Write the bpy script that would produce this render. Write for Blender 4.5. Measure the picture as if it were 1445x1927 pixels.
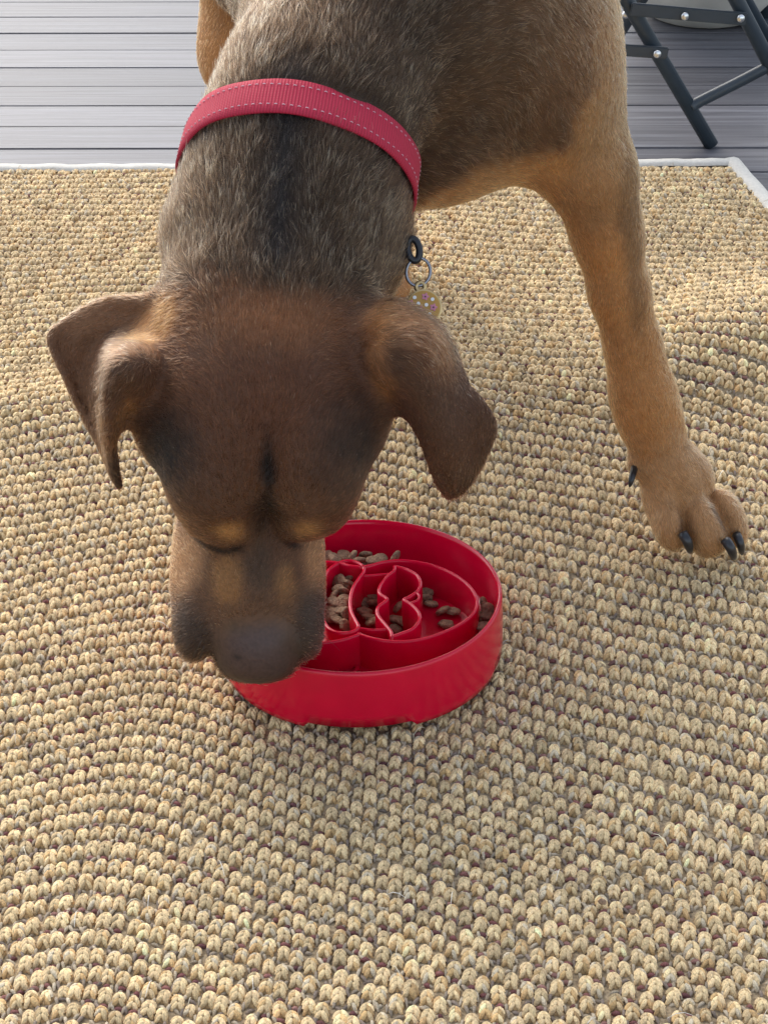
import bpy, bmesh, math, random
import numpy as np
from mathutils import Vector, Matrix
from mathutils.kdtree import KDTree

R = math.radians
rng = np.random.default_rng(7)
random.seed(7)
scene = bpy.context.scene
for o in list(bpy.data.objects):
    bpy.data.objects.remove(o)
COL = scene.collection

# ------------------------------------------------------------------ camera
F, PITCH, H = 3400.0, R(31.5), 0.68            # focal length in photo pixels, downward pitch, height
CX, CY = 722.5, 963.5
cam_d = bpy.data.cameras.new("camera")
cam = bpy.data.objects.new("camera", cam_d)
COL.objects.link(cam)
cam.location = (0, 0, H)
cam.rotation_euler = (math.pi / 2 - PITCH, 0, 0)
cam_d.sensor_fit = 'VERTICAL'
cam_d.sensor_height = 24.0
cam_d.lens = 24.0 * F / 1927.0
cam_d.clip_start, cam_d.clip_end = 0.02, 3000
scene.camera = cam

# ------------------------------------------------------------------ sky, sun, exposure
SUN_EL, SUN_AZ = R(41), R(-26)                  # azimuth from +Y, negative = to the left
world = bpy.data.worlds.new("World")
scene.world = world
world.use_nodes = True
wn = world.node_tree.nodes
sky = wn.new("ShaderNodeTexSky")
sky.sky_type = 'NISHITA'
sky.sun_disc = False
sky.sun_elevation = SUN_EL
sky.sun_rotation = SUN_AZ
sky.air_density, sky.dust_density, sky.ozone_density = 1.0, 1.6, 1.0
hs = wn.new("ShaderNodeHueSaturation")          # thin overcast: the same sky, less blue
hs.inputs["Saturation"].default_value = 0.55
world.node_tree.links.new(sky.outputs[0], hs.inputs["Color"])
world.node_tree.links.new(hs.outputs[0], wn["Background"].inputs[0])
wn["Background"].inputs[1].default_value = 0.15
sun_d = bpy.data.lights.new("sun", 'SUN')
sun_d.energy = 0.85
sun_d.angle = R(50)
sun_d.color = (1.0, 0.91, 0.78)
sun = bpy.data.objects.new("sun", sun_d)
COL.objects.link(sun)
sdir = Vector((math.sin(SUN_AZ) * math.cos(SUN_EL), math.cos(SUN_AZ) * math.cos(SUN_EL), math.sin(SUN_EL)))
sun.rotation_euler = sdir.to_track_quat('Z', 'Y').to_euler()
sun.location = sdir * 5
vs = scene.view_settings
vs.view_transform, vs.look, vs.gamma, vs.exposure = 'Standard', 'None', 1.0, 1.25
vs.use_curve_mapping = False
scene.cycles.use_denoising = True

# ------------------------------------------------------------------ helpers
SP, CP = math.sin(PITCH), math.cos(PITCH)
FWD, UPV, RGT = np.array([0, CP, -SP]), np.array([0, SP, CP]), np.array([1.0, 0, 0])
EYE = np.array([0, 0, H])

def V(px, py, Z):
    """real point at optical depth Z (metres) seen along this direction: used to survey the place"""
    return EYE + Z * (FWD + RGT * (px - CX) / F - UPV * (py - CY) / F)

def G(px, py, z=0.0):
    d = FWD + RGT * (px - CX) / F - UPV * (py - CY) / F
    return EYE + d * ((z - H) / d[2])

def PX(m, Z=1.0):
    return m * Z / F

def tag(o, label=None, cat=None, group=None, kind=None):
    if label: o["label"] = label
    if cat: o["category"] = cat
    if group: o["group"] = group
    if kind: o["kind"] = kind
    return o

def link(o, parent=None):
    COL.objects.link(o)
    if parent is not None:
        o.parent = parent
    return o

def empty(name, loc=(0, 0, 0)):
    o = bpy.data.objects.new(name, None)
    o.location = loc
    return link(o)

def mesh_np(name, verts, faces, mat, parent=None, smooth=True, col=None, loc=None):
    """verts (N,3), faces: list of arrays with equal width per array"""
    me = bpy.data.meshes.new(name)
    verts = np.asarray(verts, np.float32)
    if loc is not None:
        verts = verts - np.asarray(loc, np.float32)
    if not isinstance(faces, list):
        faces = [faces]
    li = np.concatenate([f.reshape(-1) for f in faces]).astype(np.int32)
    lt = np.concatenate([np.full(len(f), f.shape[1], np.int32) for f in faces])
    ls = np.concatenate([[0], np.cumsum(lt)[:-1]]).astype(np.int32)
    me.vertices.add(len(verts))
    me.vertices.foreach_set("co", verts.reshape(-1))
    me.loops.add(len(li))
    me.loops.foreach_set("vertex_index", li)
    me.polygons.add(len(lt))
    me.polygons.foreach_set("loop_start", ls)
    me.polygons.foreach_set("loop_total", lt)
    me.polygons.foreach_set("use_smooth", np.full(len(lt), smooth))
    if col is not None:
        a = me.attributes.new("col", 'FLOAT_COLOR', 'POINT')
        c = np.ones((len(verts), 4), np.float32)
        c[:, :3] = col
        a.data.foreach_set("color", c.reshape(-1))
    me.update()
    me.validate()
    if mat: me.materials.append(mat)
    o = bpy.data.objects.new(name, me)
    if loc is not None:
        o.location = loc
    return link(o, parent)

def bm_obj(name, bm, mat, parent=None, smooth=True, loc=(0, 0, 0)):
    me = bpy.data.meshes.new(name)
    bm.normal_update()
    bm.to_mesh(me)
    bm.free()
    for p in me.polygons: p.use_smooth = smooth
    if mat: me.materials.append(mat)
    o = bpy.data.objects.new(name, me)
    o.location = loc
    return link(o, parent)

def tube_vf(pts, rad, sides=8, closed=False, squash=None):
    """tube round a polyline; rad scalar or array; returns verts, faces"""
    pts = np.asarray(pts, float)
    n = len(pts)
    rad = np.broadcast_to(np.asarray(rad, float), (n,))
    if closed:
        tan = np.roll(pts, -1, 0) - np.roll(pts, 1, 0)
    else:
        tan = np.gradient(pts, axis=0)
    tan /= np.linalg.norm(tan, axis=1)[:, None] + 1e-12
    ref = np.array([0, 0, 1.0]) if abs(tan[0, 2]) < 0.9 else np.array([1.0, 0, 0])
    nn = []
    cur = np.cross(np.cross(tan[0], ref), tan[0])
    for t in tan:
        cur = cur - t * cur.dot(t)
        cur /= np.linalg.norm(cur) + 1e-12
        nn.append(cur)
    nn = np.array(nn)
    bb = np.cross(tan, nn)
    ph = np.arange(sides) * 2 * np.pi / sides
    v = pts[:, None] + rad[:, None, None] * (np.cos(ph)[None, :, None] * nn[:, None] + np.sin(ph)[None, :, None] * bb[:, None])
    v = v.reshape(-1, 3)
    fs = []
    m = n if closed else n - 1
    for i in range(m):
        j = (i + 1) % n
        for k in range(sides):
            l = (k + 1) % sides
            fs.append((i * sides + k, i * sides + l, j * sides + l, j * sides + k))
    f = [np.array(fs)]
    if not closed:
        f.append(np.array([list(range(sides))[::-1], [(n - 1) * sides + k for k in range(sides)]]))
    return v, f

def smooth_path(pts, n, closed=False):
    """Catmull-Rom resample"""
    P = np.asarray(pts, float)
    m = len(P)
    segs = m if closed else m - 1
    out = []
    ts = np.linspace(0, segs, n, endpoint=not closed)
    for t in ts:
        i = min(int(t), segs - 1)
        u = t - i
        if closed:
            a, b, c, d = P[(i - 1) % m], P[i % m], P[(i + 1) % m], P[(i + 2) % m]
        else:
            b, c = P[i], P[i + 1]
            a = P[i - 1] if i > 0 else 2 * b - c
            d = P[i + 2] if i + 2 < m else 2 * c - b
        out.append(0.5 * (2 * b + (c - a) * u + (2 * a - 5 * b + 4 * c - d) * u * u + (3 * b - a - 3 * c + d) * u ** 3))
    return np.array(out)

# ------------------------------------------------------------------ materials
def new_mat(name):
    m = bpy.data.materials.new(name)
    m.use_nodes = True
    nt = m.node_tree
    return m, nt, nt.nodes, nt.links, nt.nodes["Principled BSDF"]

def simple(name, color, rough=0.5, metal=0.0, noise=0.0, nscale=40.0, bump=0.0, bscale=200.0, coat=0.0, spec=0.5):
    m, nt, N, L, b = new_mat(name)
    b.inputs["Base Color"].default_value = (*color, 1)
    b.inputs["Roughness"].default_value = rough
    b.inputs["Metallic"].default_value = metal
    b.inputs["Coat Weight"].default_value = coat
    b.inputs["Specular IOR Level"].default_value = spec
    tc = N.new("ShaderNodeTexCoord")
    if noise > 0:
        nz = N.new("ShaderNodeTexNoise"); nz.inputs["Scale"].default_value = nscale; nz.inputs["Detail"].default_value = 6
        L.new(tc.outputs["Object"], nz.inputs["Vector"])
        mr = N.new("ShaderNodeMapRange")
        mr.inputs[1].default_value, mr.inputs[2].default_value = 0.3, 0.7
        mr.inputs[3].default_value, mr.inputs[4].default_value = 1 - noise, 1 + noise
        L.new(nz.outputs[0], mr.inputs[0])
        mx = N.new("ShaderNodeVectorMath"); mx.operation = 'SCALE'
        mx.inputs[0].default_value = color
        L.new(mr.outputs[0], mx.inputs["Scale"])
        L.new(mx.outputs[0], b.inputs["Base Color"])
    if bump > 0:
        nb = N.new("ShaderNodeTexNoise"); nb.inputs["Scale"].default_value = bscale; nb.inputs["Detail"].default_value = 4
        L.new(tc.outputs["Object"], nb.inputs["Vector"])
        bp = N.new("ShaderNodeBump"); bp.inputs["Strength"].default_value = bump; bp.inputs["Distance"].default_value = 0.002
        L.new(nb.outputs[0], bp.inputs["Height"])
        L.new(bp.outputs[0], b.inputs["Normal"])
    return m

def attr_mat(name, rough=0.85, noise=0.25, nscale=900.0, bump=0.3, stretch=(1, 1, 1), spec=0.25, sheen=0.0):
    m, nt, N, L, b = new_mat(name)
    b.inputs["Roughness"].default_value = rough
    b.inputs["Specular IOR Level"].default_value = spec
    b.inputs["Sheen Weight"].default_value = sheen
    at = N.new("ShaderNodeAttribute"); at.attribute_name = "col"
    tc = N.new("ShaderNodeTexCoord")
    mp = N.new("ShaderNodeMapping"); mp.inputs["Scale"].default_value = stretch
    nz = N.new("ShaderNodeTexNoise"); nz.inputs["Scale"].default_value = nscale; nz.inputs["Detail"].default_value = 3
    L.new(tc.outputs["Object"], mp.inputs[0]); L.new(mp.outputs[0], nz.inputs["Vector"])
    mr = N.new("ShaderNodeMapRange")
    mr.inputs[1].default_value, mr.inputs[2].default_value = 0.3, 0.7
    mr.inputs[3].default_value, mr.inputs[4].default_value = 1 - noise, 1 + noise
    L.new(nz.outputs[0], mr.inputs[0])
    mx = N.new("ShaderNodeVectorMath"); mx.operation = 'SCALE'
    L.new(at.outputs["Color"], mx.inputs[0]); L.new(mr.outputs[0], mx.inputs["Scale"])
    L.new(mx.outputs[0], b.inputs["Base Color"])
    if bump > 0:
        bp = N.new("ShaderNodeBump"); bp.inputs["Strength"].default_value = bump; bp.inputs["Distance"].default_value = 0.001
        L.new(nz.outputs[0], bp.inputs["Height"]); L.new(bp.outputs[0], b.inputs["Normal"])
    return m

def deck_mat():
    m, nt, N, L, b = new_mat("weathered_deck")
    tc = N.new("ShaderNodeTexCoord")
    oi = N.new("ShaderNodeObjectInfo")
    ad = N.new("ShaderNodeVectorMath"); ad.operation = 'MULTIPLY_ADD'
    ad.inputs[1].default_value = (1, 1, 1)
    sc = N.new("ShaderNodeVectorMath"); sc.operation = 'SCALE'; sc.inputs[0].default_value = (37, 11, 5)
    L.new(oi.outputs["Random"], sc.inputs["Scale"])
    L.new(tc.outputs["Object"], ad.inputs[0]); L.new(sc.outputs[0], ad.inputs[2])
    mp = N.new("ShaderNodeMapping"); mp.inputs["Scale"].default_value = (1.6, 60, 60)
    L.new(ad.outputs[0], mp.inputs[0])
    g = N.new("ShaderNodeTexNoise"); g.inputs["Scale"].default_value = 2.2; g.inputs["Detail"].default_value = 9; g.inputs["Roughness"].default_value = 0.65
    g.inputs["Distortion"].default_value = 0.6
    L.new(mp.outputs[0], g.inputs["Vector"])
    cr = N.new("ShaderNodeValToRGB")
    e = cr.color_ramp.elements
    e[0].position, e[0].color = 0.30, (0.056, 0.055, 0.061, 1)
    e[1].position, e[1].color = 0.72, (0.175, 0.175, 0.187, 1)
    x = cr.color_ramp.elements.new(0.5); x.color = (0.106, 0.103, 0.111, 1)
    L.new(g.outputs[0], cr.inputs[0])
    vv = N.new("ShaderNodeMapRange"); vv.inputs[3].default_value, vv.inputs[4].default_value = 0.8, 1.25
    L.new(oi.outputs["Random"], vv.inputs[0])
    s2 = N.new("ShaderNodeVectorMath"); s2.operation = 'SCALE'
    L.new(cr.outputs[0], s2.inputs[0]); L.new(vv.outputs[0], s2.inputs["Scale"])
    L.new(s2.outputs[0], b.inputs["Base Color"])
    rr = N.new("ShaderNodeMapRange"); rr.inputs[3].default_value, rr.inputs[4].default_value = 0.36, 0.52
    L.new(g.outputs[0], rr.inputs[0]); L.new(rr.outputs[0], b.inputs["Roughness"])
    bp = N.new("ShaderNodeBump"); bp.inputs["Strength"].default_value = 0.35; bp.inputs["Distance"].default_value = 0.002
    L.new(g.outputs[0], bp.inputs["Height"]); L.new(bp.outputs[0], b.inputs["Normal"])
    b.inputs["Specular IOR Level"].default_value = 0.26
    return m

M_deck = deck_mat()
M_dark = simple("joist_shadow", (0.02, 0.018, 0.016), 0.9)
M_grass = simple("lawn", (0.06, 0.10, 0.03), 0.9, noise=0.4, nscale=3)

# ------------------------------------------------------------------ ground and deck
g = mesh_np("ground", [(-400, -400, -.45), (400, -400, -.45), (400, 400, -.45), (-400, 400, -.45)], np.array([[0, 1, 2, 3]]), M_grass, smooth=False)
tag(g, kind="structure")
deck = mesh_np("deck", [(-3, -1.5, -.03), (3, -1.5, -.03), (3, 4.2, -.03), (-3, 4.2, -.03)], np.array([[0, 1, 2, 3]]), M_dark, smooth=False)
tag(deck, kind="structure")
PITCH_B, GAP = 0.0700, 0.0010
def plank_mesh():
    bm = bmesh.new()
    bmesh.ops.create_cube(bm, size=1)
    bmesh.ops.scale(bm, vec=(6.0, PITCH_B - GAP, 0.024), verts=bm.verts)
    bmesh.ops.bevel(bm, geom=[e for e in bm.edges if abs((e.verts[0].co - e.verts[1].co).x) > 1], offset=0.0014, segments=2, affect='EDGES')
    return bm
proto = None
for i in range(80):
    y = -1.4 + i * PITCH_B
    if proto is None:
        proto = bm_obj("plank", plank_mesh(), M_deck, deck, smooth=False)
        o = proto
    else:
        o = proto.copy(); COL.objects.link(o)
    o.location = (random.uniform(-.3, .3), y, -0.012 + random.uniform(-.0006, .0006))
    o.rotation_euler = (0, 0, random.uniform(-.0012, .0012) + 0.004)

# ------------------------------------------------------------------ rug
XB = -0.145
def softp(t, w=0.02):
    return w * np.logaddexp(0, t / w)
def row_shift(X, Yr):
    sR = np.interp(Yr, [0.3, 0.95, 1.55, 1.85], [0.72, 0.68, 0.13, 0.02])
    sL = np.interp(Yr, [0.3, 0.8, 1.2, 1.6, 1.85], [0.52, 0.52, 0.30, 0.08, 0.0])
    xb = XB + 0.05 * np.clip((Yr - .9) / .5, 0, 1)
    g = -sR * softp(X - xb, .016) - sL * softp(xb - X, .016)
    g = g + 0.004 * np.sin(X * 17 + Yr * 9) + 0.003 * np.sin(X * 31 - Yr * 23)
    return g
def rug_h(X, Y):
    crest = 1.335 + (X - .28) * .30
    t = Y - crest
    amp = 0.036 / (1 + np.exp(-(X - .20) / .035)) + 0.009 / (1 + np.exp(-(X - .02) / .05))
    h = amp * np.where(t < 0, np.exp(-(t / .070) ** 2), np.exp(-(t / .13) ** 2))
    h = h + 0.013 * np.exp(-((X + .25) / .10) ** 2 - ((Y - 1.25) / .045) ** 2)
    h = h + 0.006 * np.exp(-((X + .15 + (Y - .68) * -.12) / .05) ** 2) * np.clip((.85 - Y) / .2, 0, 1)
    h = h + 0.0015 * np.sin(X * 13 + 1) * np.sin(Y * 11)
    d2 = (X + .014) ** 2 + (Y - .928) ** 2
    paw = (X - .205) ** 2 + (Y - 1.04) ** 2
    return np.maximum(h, 0) * (1 - np.exp(-d2 / .012)) * (1 - np.exp(-paw / .004))
def right_edge(Y):
    return 0.366 + (1.80 - Y) * 0.147
def back_edge(X):
    return 1.794 + 0.025 * X
SHEET = 0.0035
def P3(X, Y, z=0.0):
    return np.stack([X, Y, rug_h(X, Y) + SHEET + z], -1)
def rug_nrm(X, Y):
    e = .002
    n = np.stack([-(rug_h(X + e, Y) - rug_h(X - e, Y)) / (2 * e), -(rug_h(X, Y + e) - rug_h(X, Y - e)) / (2 * e), np.ones_like(X)], -1)
    return n / np.linalg.norm(n, axis=-1, keepdims=True)

M_knot = attr_mat("jute_yarn", rough=0.8, noise=0.32, nscale=1500, bump=0.6, stretch=(1, .4, 1), sheen=0.1)
M_base = simple("rug_backing", (0.36, 0.275, 0.17), 0.95, noise=0.5, nscale=500, bump=0.4, bscale=1500)
M_red = attr_mat("maroon_yarn", rough=0.8, noise=0.3, nscale=1800, bump=0.3)
M_bind = simple("cotton_binding", (0.62, 0.59, 0.52), 0.9, noise=0.08, nscale=300, bump=0.35, bscale=700)

rug = empty("jute_rug", (0, 1.1, 0.0))
tag(rug, "beige knotted jute rug with maroon flecks and white bound edge on the deck", "rug")
def to_rug(o):
    o.parent = rug
    o.matrix_parent_inverse = Matrix.Translation(rug.location).inverted()
    return o
# backing sheet

us, vs_ = np.linspace(0, 1, 120), np.linspace(0, 1, 170)
YY = (.25 + (1.80 - .25) * vs_)[:, None] * np.ones(120)[None]
XX = -.75 + us[None] * (right_edge(YY) - (-.75))
YY = np.minimum(YY, back_edge(XX))
vv = P3(XX.ravel(), YY.ravel())
idx = np.arange(170 * 120).reshape(170, 120)
ff = np.stack([idx[:-1, :-1], idx[:-1, 1:], idx[1:, 1:], idx[1:, :-1]], -1).reshape(-1, 4)
to_rug(mesh_np("backing", vv, ff, M_base))

# knots
ROWP, KP = 0.0134, 0.0072
kx, ky, ks, kst = [], [], [], []
for j in range(int((1.80 - .36) / ROWP) + 1):
    Yr = .36 + j * ROWP
    xs = np.arange(-.62, .62, KP) + (j % 2) * KP * (.5 if Yr > 1.28 else 0.0) + rng.normal(0, .0006, len(np.arange(-.62, .62, KP)))
    ys = Yr + row_shift(xs, Yr) + rng.normal(0, .0006, len(xs))
    e = .004
    sl = (row_shift(xs + e, Yr) - row_shift(xs - e, Yr)) / (2 * e)
    st = 1 + (row_shift(xs, Yr + e) - row_shift(xs, Yr - e)) / (2 * e)
    keep = (ys > .47) & (xs < right_edge(ys) - .006) & (ys < back_edge(xs) - .006) & (np.abs(xs) < .30 + .22 * np.clip(ys - .45, 0, 2))
    keep &= ((xs + .014) ** 2 + (ys - .928) ** 2) > .070 ** 2
    kx.append(xs[keep]); ky.append(ys[keep]); ks.append(sl[keep]); kst.append(st[keep])
kx, ky, ks, kst = map(np.concatenate, (kx, ky, ks, kst))
NK = len(kx)

def build_knots(sel, stack, K, S, seed):
    """each knot is a plump bud: short plies laid left and right in chevrons over a low dome"""
    r = np.random.default_rng(seed)
    X, Y, sl = kx[sel], ky[sel], ks[sel]
    n = len(X); nstr = stack * 2
    nr = rug_nrm(X, Y)
    ang = np.arctan(sl) * .15 + r.normal(0, .10, n)
    def tang(v):
        v = v - nr * (v * nr).sum(-1, keepdims=True)
        return v / np.linalg.norm(v, axis=-1, keepdims=True)
    e2 = tang(np.stack([-np.sin(ang), np.cos(ang), np.zeros(n)], -1))
    e1 = np.cross(e2, nr)
    C = P3(X, Y)
    size = r.normal(1, .06, n)
    A_ = .0043 * size
    B_ = .0050 * size * np.clip(kst[sel], .85, 1.45)
    T_ = .0040 * size * r.normal(1, .06, n)
    yk = np.repeat(np.linspace(.50, -.62, stack), 2)                    # place along the bud
    sd = np.tile([-1.0, 1.0], stack)                                    # left or right ply
    flip = -np.ones((n, 1))
    t = np.linspace(0, 1, K)
    x0 = sd[None, :, None] * (.84 - .78 * t)[None, None] + r.normal(0, .05, (n, nstr, 1))
    y0 = yk[None, :, None] + flip[:, :, None] * (.50 - .86 * t)[None, None] + r.normal(0, .05, (n, nstr, 1))
    y0 = np.clip(y0 * (1 - .22 * np.abs(x0)), -.98, .98)
    dome = np.sqrt(np.clip(1 - .80 * x0 ** 2 - .86 * y0 ** 2, .02, 1))
    cen = (C[:, None, None] + e1[:, None, None] * (x0 * .80 * A_[:, None, None])[..., None] + e2[:, None, None] * (y0 * B_[:, None, None])[..., None]
           + nr[:, None, None] * (dome * T_[:, None, None] - .0006)[..., None])
    rad = (.00130 if stack > 2 else .0019) * (1 - .32 * np.abs(2 * t - 1) ** 2.5)
    radn = rad[None, None] * r.normal(1, .09, (n, nstr, 1)) * size[:, None, None]
    # frame of each ply: along, side, out of the dome
    al = np.gradient(cen, axis=2); al /= np.linalg.norm(al, axis=-1, keepdims=True) + 1e-12
    out = (nr[:, None, None] * 1.0 + e1[:, None, None] * (x0 * .7)[..., None] + e2[:, None, None] * (y0 * .7)[..., None])
    side = np.cross(al, out); side /= np.linalg.norm(side, axis=-1, keepdims=True) + 1e-12
    out = np.cross(side, al)
    ph = np.linspace(-.45, math.pi + .45, S)
    v = cen[:, :, :, None] + radn[..., None, None] * (np.cos(ph)[None, None, None, :, None] * side[:, :, :, None] + np.sin(ph)[None, None, None, :, None] * out[:, :, :, None])
    base = np.array([0.70, 0.52, 0.280])
    kb = r.normal(1, .09, (n, 1)) * r.normal(1, .15, (n, nstr)) * (1 + .08 * np.sin(X * 9 + 2) * np.sin(Y * 13))[:, None]
    colr = base[None, None] * kb[..., None] * (1 + r.normal(0, .008, (n, nstr, 3)))
    brown = r.random((n, nstr)) < .12
    colr[brown] *= np.array([.82, .72, .60])
    pale = r.random((n, nstr)) < .06
    colr[pale] = np.array([.60, .50, .34]) * r.normal(1, .1, (pale.sum(), 1))
    colr = np.repeat(colr[:, :, None], K * S, 2).reshape(-1, 3)
    q = np.arange(K * S).reshape(K, S)
    f1 = np.stack([q[:-1, :-1], q[:-1, 1:], q[1:, 1:], q[1:, :-1]], -1).reshape(-1, 4)
    f = (np.arange(n * nstr)[:, None, None] * (K * S) + f1[None]).reshape(-1, 4)
    v = v.reshape(n, -1, 3); colr = colr.reshape(n, -1, 3); f = f.reshape(n, -1, 4)
    # the bud's core under the plies
    na, nb_ = 8, 3
    th_ = np.arange(na) * 2 * np.pi / na
    lat = np.array([0.0, .6, 1.1])
    cu = np.concatenate([(np.cos(lat)[:, None] * np.cos(th_)[None]).ravel(), [0]]); cv = np.concatenate([(np.cos(lat)[:, None] * np.sin(th_)[None]).ravel(), [0]])
    ch = np.concatenate([np.repeat(np.sin(lat), na), [1]])
    cv_ = (C[:, None] + e1[:, None] * (cu[None] * A_[:, None] * .95)[..., None] + e2[:, None] * (cv[None] * B_[:, None] * .98)[..., None] + nr[:, None] * (ch[None] * T_[:, None] * .74 - .0006)[..., None])
    nc = len(cu)
    cf = []
    for a_ in range(nb_ - 1):
        for b_ in range(na):
            c_ = (b_ + 1) % na
            cf.append((a_ * na + b_, a_ * na + c_, (a_ + 1) * na + c_, (a_ + 1) * na + b_))
    for b_ in range(0, na, 2):
        cf.append(((nb_ - 1) * na + b_, (nb_ - 1) * na + (b_ + 1) % na, (nb_ - 1) * na + (b_ + 2) % na, nc - 1))
    cf = np.array(cf)
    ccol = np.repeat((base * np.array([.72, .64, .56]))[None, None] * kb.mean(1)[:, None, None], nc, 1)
    per_ = v.shape[1]
    f = f - (np.arange(n) * per_)[:, None, None]
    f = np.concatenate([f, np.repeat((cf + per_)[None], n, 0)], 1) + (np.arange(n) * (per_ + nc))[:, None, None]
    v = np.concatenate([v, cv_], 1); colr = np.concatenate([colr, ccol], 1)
    return v.reshape(-1, 3), f.reshape(-1, 4), np.clip(colr.reshape(-1, 3), .03, .9), C

order = np.argsort(ky)
near_vis = [i for i in order if ky[i] > .60 and abs(kx[i]) < .20][:300]
single = np.zeros(NK, bool); single[near_vis] = True
mid = (~single) & (ky < 1.22)
far = (~single) & (ky >= 1.22)
v, f, c, _ = build_knots(np.where(mid)[0], 3, 4, 5, 1)
v2, f2, c2, _ = build_knots(np.where(far)[0], 2, 4, 4, 2)
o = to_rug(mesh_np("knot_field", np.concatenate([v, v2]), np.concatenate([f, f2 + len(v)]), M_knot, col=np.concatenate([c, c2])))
tag(o, kind="stuff")
v, f, c, C = build_knots(np.where(single)[0], 3, 4, 5, 3)
per, pf = len(v) // len(near_vis), len(f) // len(near_vis)
for i in range(len(near_vis)):
    to_rug(mesh_np("knot", v[i * per:(i + 1) * per], f[i * pf:(i + 1) * pf] - i * per, M_knot, col=c[i * per:(i + 1) * per], loc=C[i]))

# maroon and grey weft yarn in the gaps between the rows
def yarn_bits(X, Y, sl, length, rad, z, bow, cols, seed, name):
    r = np.random.default_rng(seed)
    n = len(X); K, S = 4, 5
    nr = rug_nrm(X, Y)
    a = np.arctan(sl) + r.normal(0, .25, n)
    e1 = np.stack([np.cos(a), np.sin(a), np.zeros(n)], -1)
    e2 = np.cross(nr, e1)
    t = np.linspace(-1, 1, K)
    L_ = length * r.normal(1, .15, n) / 2
    cen = P3(X, Y, z)[:, None] + e1[:, None] * (L_[:, None] * t)[..., None] + nr[:, None] * (bow * (1 - t ** 2))[None, :, None]
    rr = rad * (1 - .5 * np.abs(t) ** 3)
    ph = np.linspace(-.5, math.pi + .5, S)
    v = cen[:, :, None] + rr[None, :, None, None] * (np.cos(ph)[None, None, :, None] * e2[:, None, None] + np.sin(ph)[None, None, :, None] * nr[:, None, None])
    q = np.arange(K * S).reshape(K, S)
    f1 = np.stack([q[:-1, :-1], q[1:, :-1], q[1:, 1:], q[:-1, 1:]], -1).reshape(-1, 4)
    f = (np.arange(n)[:, None, None] * (K * S) + f1[None]).reshape(-1, 4)
    cc = np.array(cols)[r.integers(0, len(cols), n)] * r.normal(1, .15, (n, 1))
    o = to_rug(mesh_np(name, v.reshape(-1, 3), f, M_red, col=np.clip(np.repeat(cc, K * S, 0), .01, .9)))
    tag(o, kind="stuff")
gapy = ky - ROWP * kst * .5
pick = rng.random(NK) < .45
yarn_bits(kx[pick] + rng.normal(0, .0006, pick.sum()), gapy[pick], ks[pick] * .3, .0048, .0014, .0002, .0010,
          [(.19, .075, .068), (.23, .10, .085), (.15, .062, .060), (.27, .14, .115)], 5, "maroon_weft")
for q_, sd_ in ((16, -1), (17, 1), (18, 0)):
    pick = rng.random(NK) < .8
    yarn_bits(kx[pick] + sd_ * .0030 + rng.normal(0, .0007, pick.sum()), gapy[pick] + rng.normal(0, .0010, pick.sum()), 3.5 * sd_ + rng.normal(0, .8, pick.sum()), .0062, .0010, .0002 if sd_ else -.0006, .0014,
              [(.40, .33, .23), (.32, .26, .19), (.50, .42, .30), (.24, .19, .15)], q_, "grey_weft")
# stray straw fibres
pick = rng.random(NK) < .05
yarn_bits(kx[pick], ky[pick] + rng.normal(0, .004, pick.sum()), rng.normal(0, 3.0, pick.sum()), .011, .00022, .0052, .003,
          [(.66, .58, .42), (.75, .7, .6), (.35, .26, .15)], 8, "loose_fibre")

# white binding along the back and right edge: folded strip with a soft profile
def binding(path_xy, inner_dir, name):
    prof = [(-.003, -.0032), (-.0035, .001), (-.002, .0045), (.003, .0060), (.009, .0058), (.012, .005), (.0135, .002)]
    n = len(path_xy)
    vs2 = []
    for i, (x, y) in enumerate(path_xy):
        d = inner_dir(i)
        for (a, z) in prof:
            X, Y = x + d[0] * a, y + d[1] * a
            vs2.append((X, Y, float(rug_h(np.array(X), np.array(Y))) + SHEET + z + .0004 * math.sin(i * .9) + random.uniform(-.0003, .0003)))
    m = len(prof)
    q = np.arange(n * m).reshape(n, m)
    f = np.stack([q[:-1, :-1], q[:-1, 1:], q[1:, 1:], q[1:, :-1]], -1).reshape(-1, 4)
    return to_rug(mesh_np(name, vs2, f, M_bind))
xs = np.linspace(-.75, right_edge(1.80) + .004, 160)
binding([(x, back_edge(x)) for x in xs], lambda i: (0, -1), "binding_strip")
ys = np.linspace(back_edge(.37) + .002, .30, 160)
binding([(right_edge(y) + .003, y) for y in ys], lambda i: (-1.0, -.147), "binding_strip")

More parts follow.
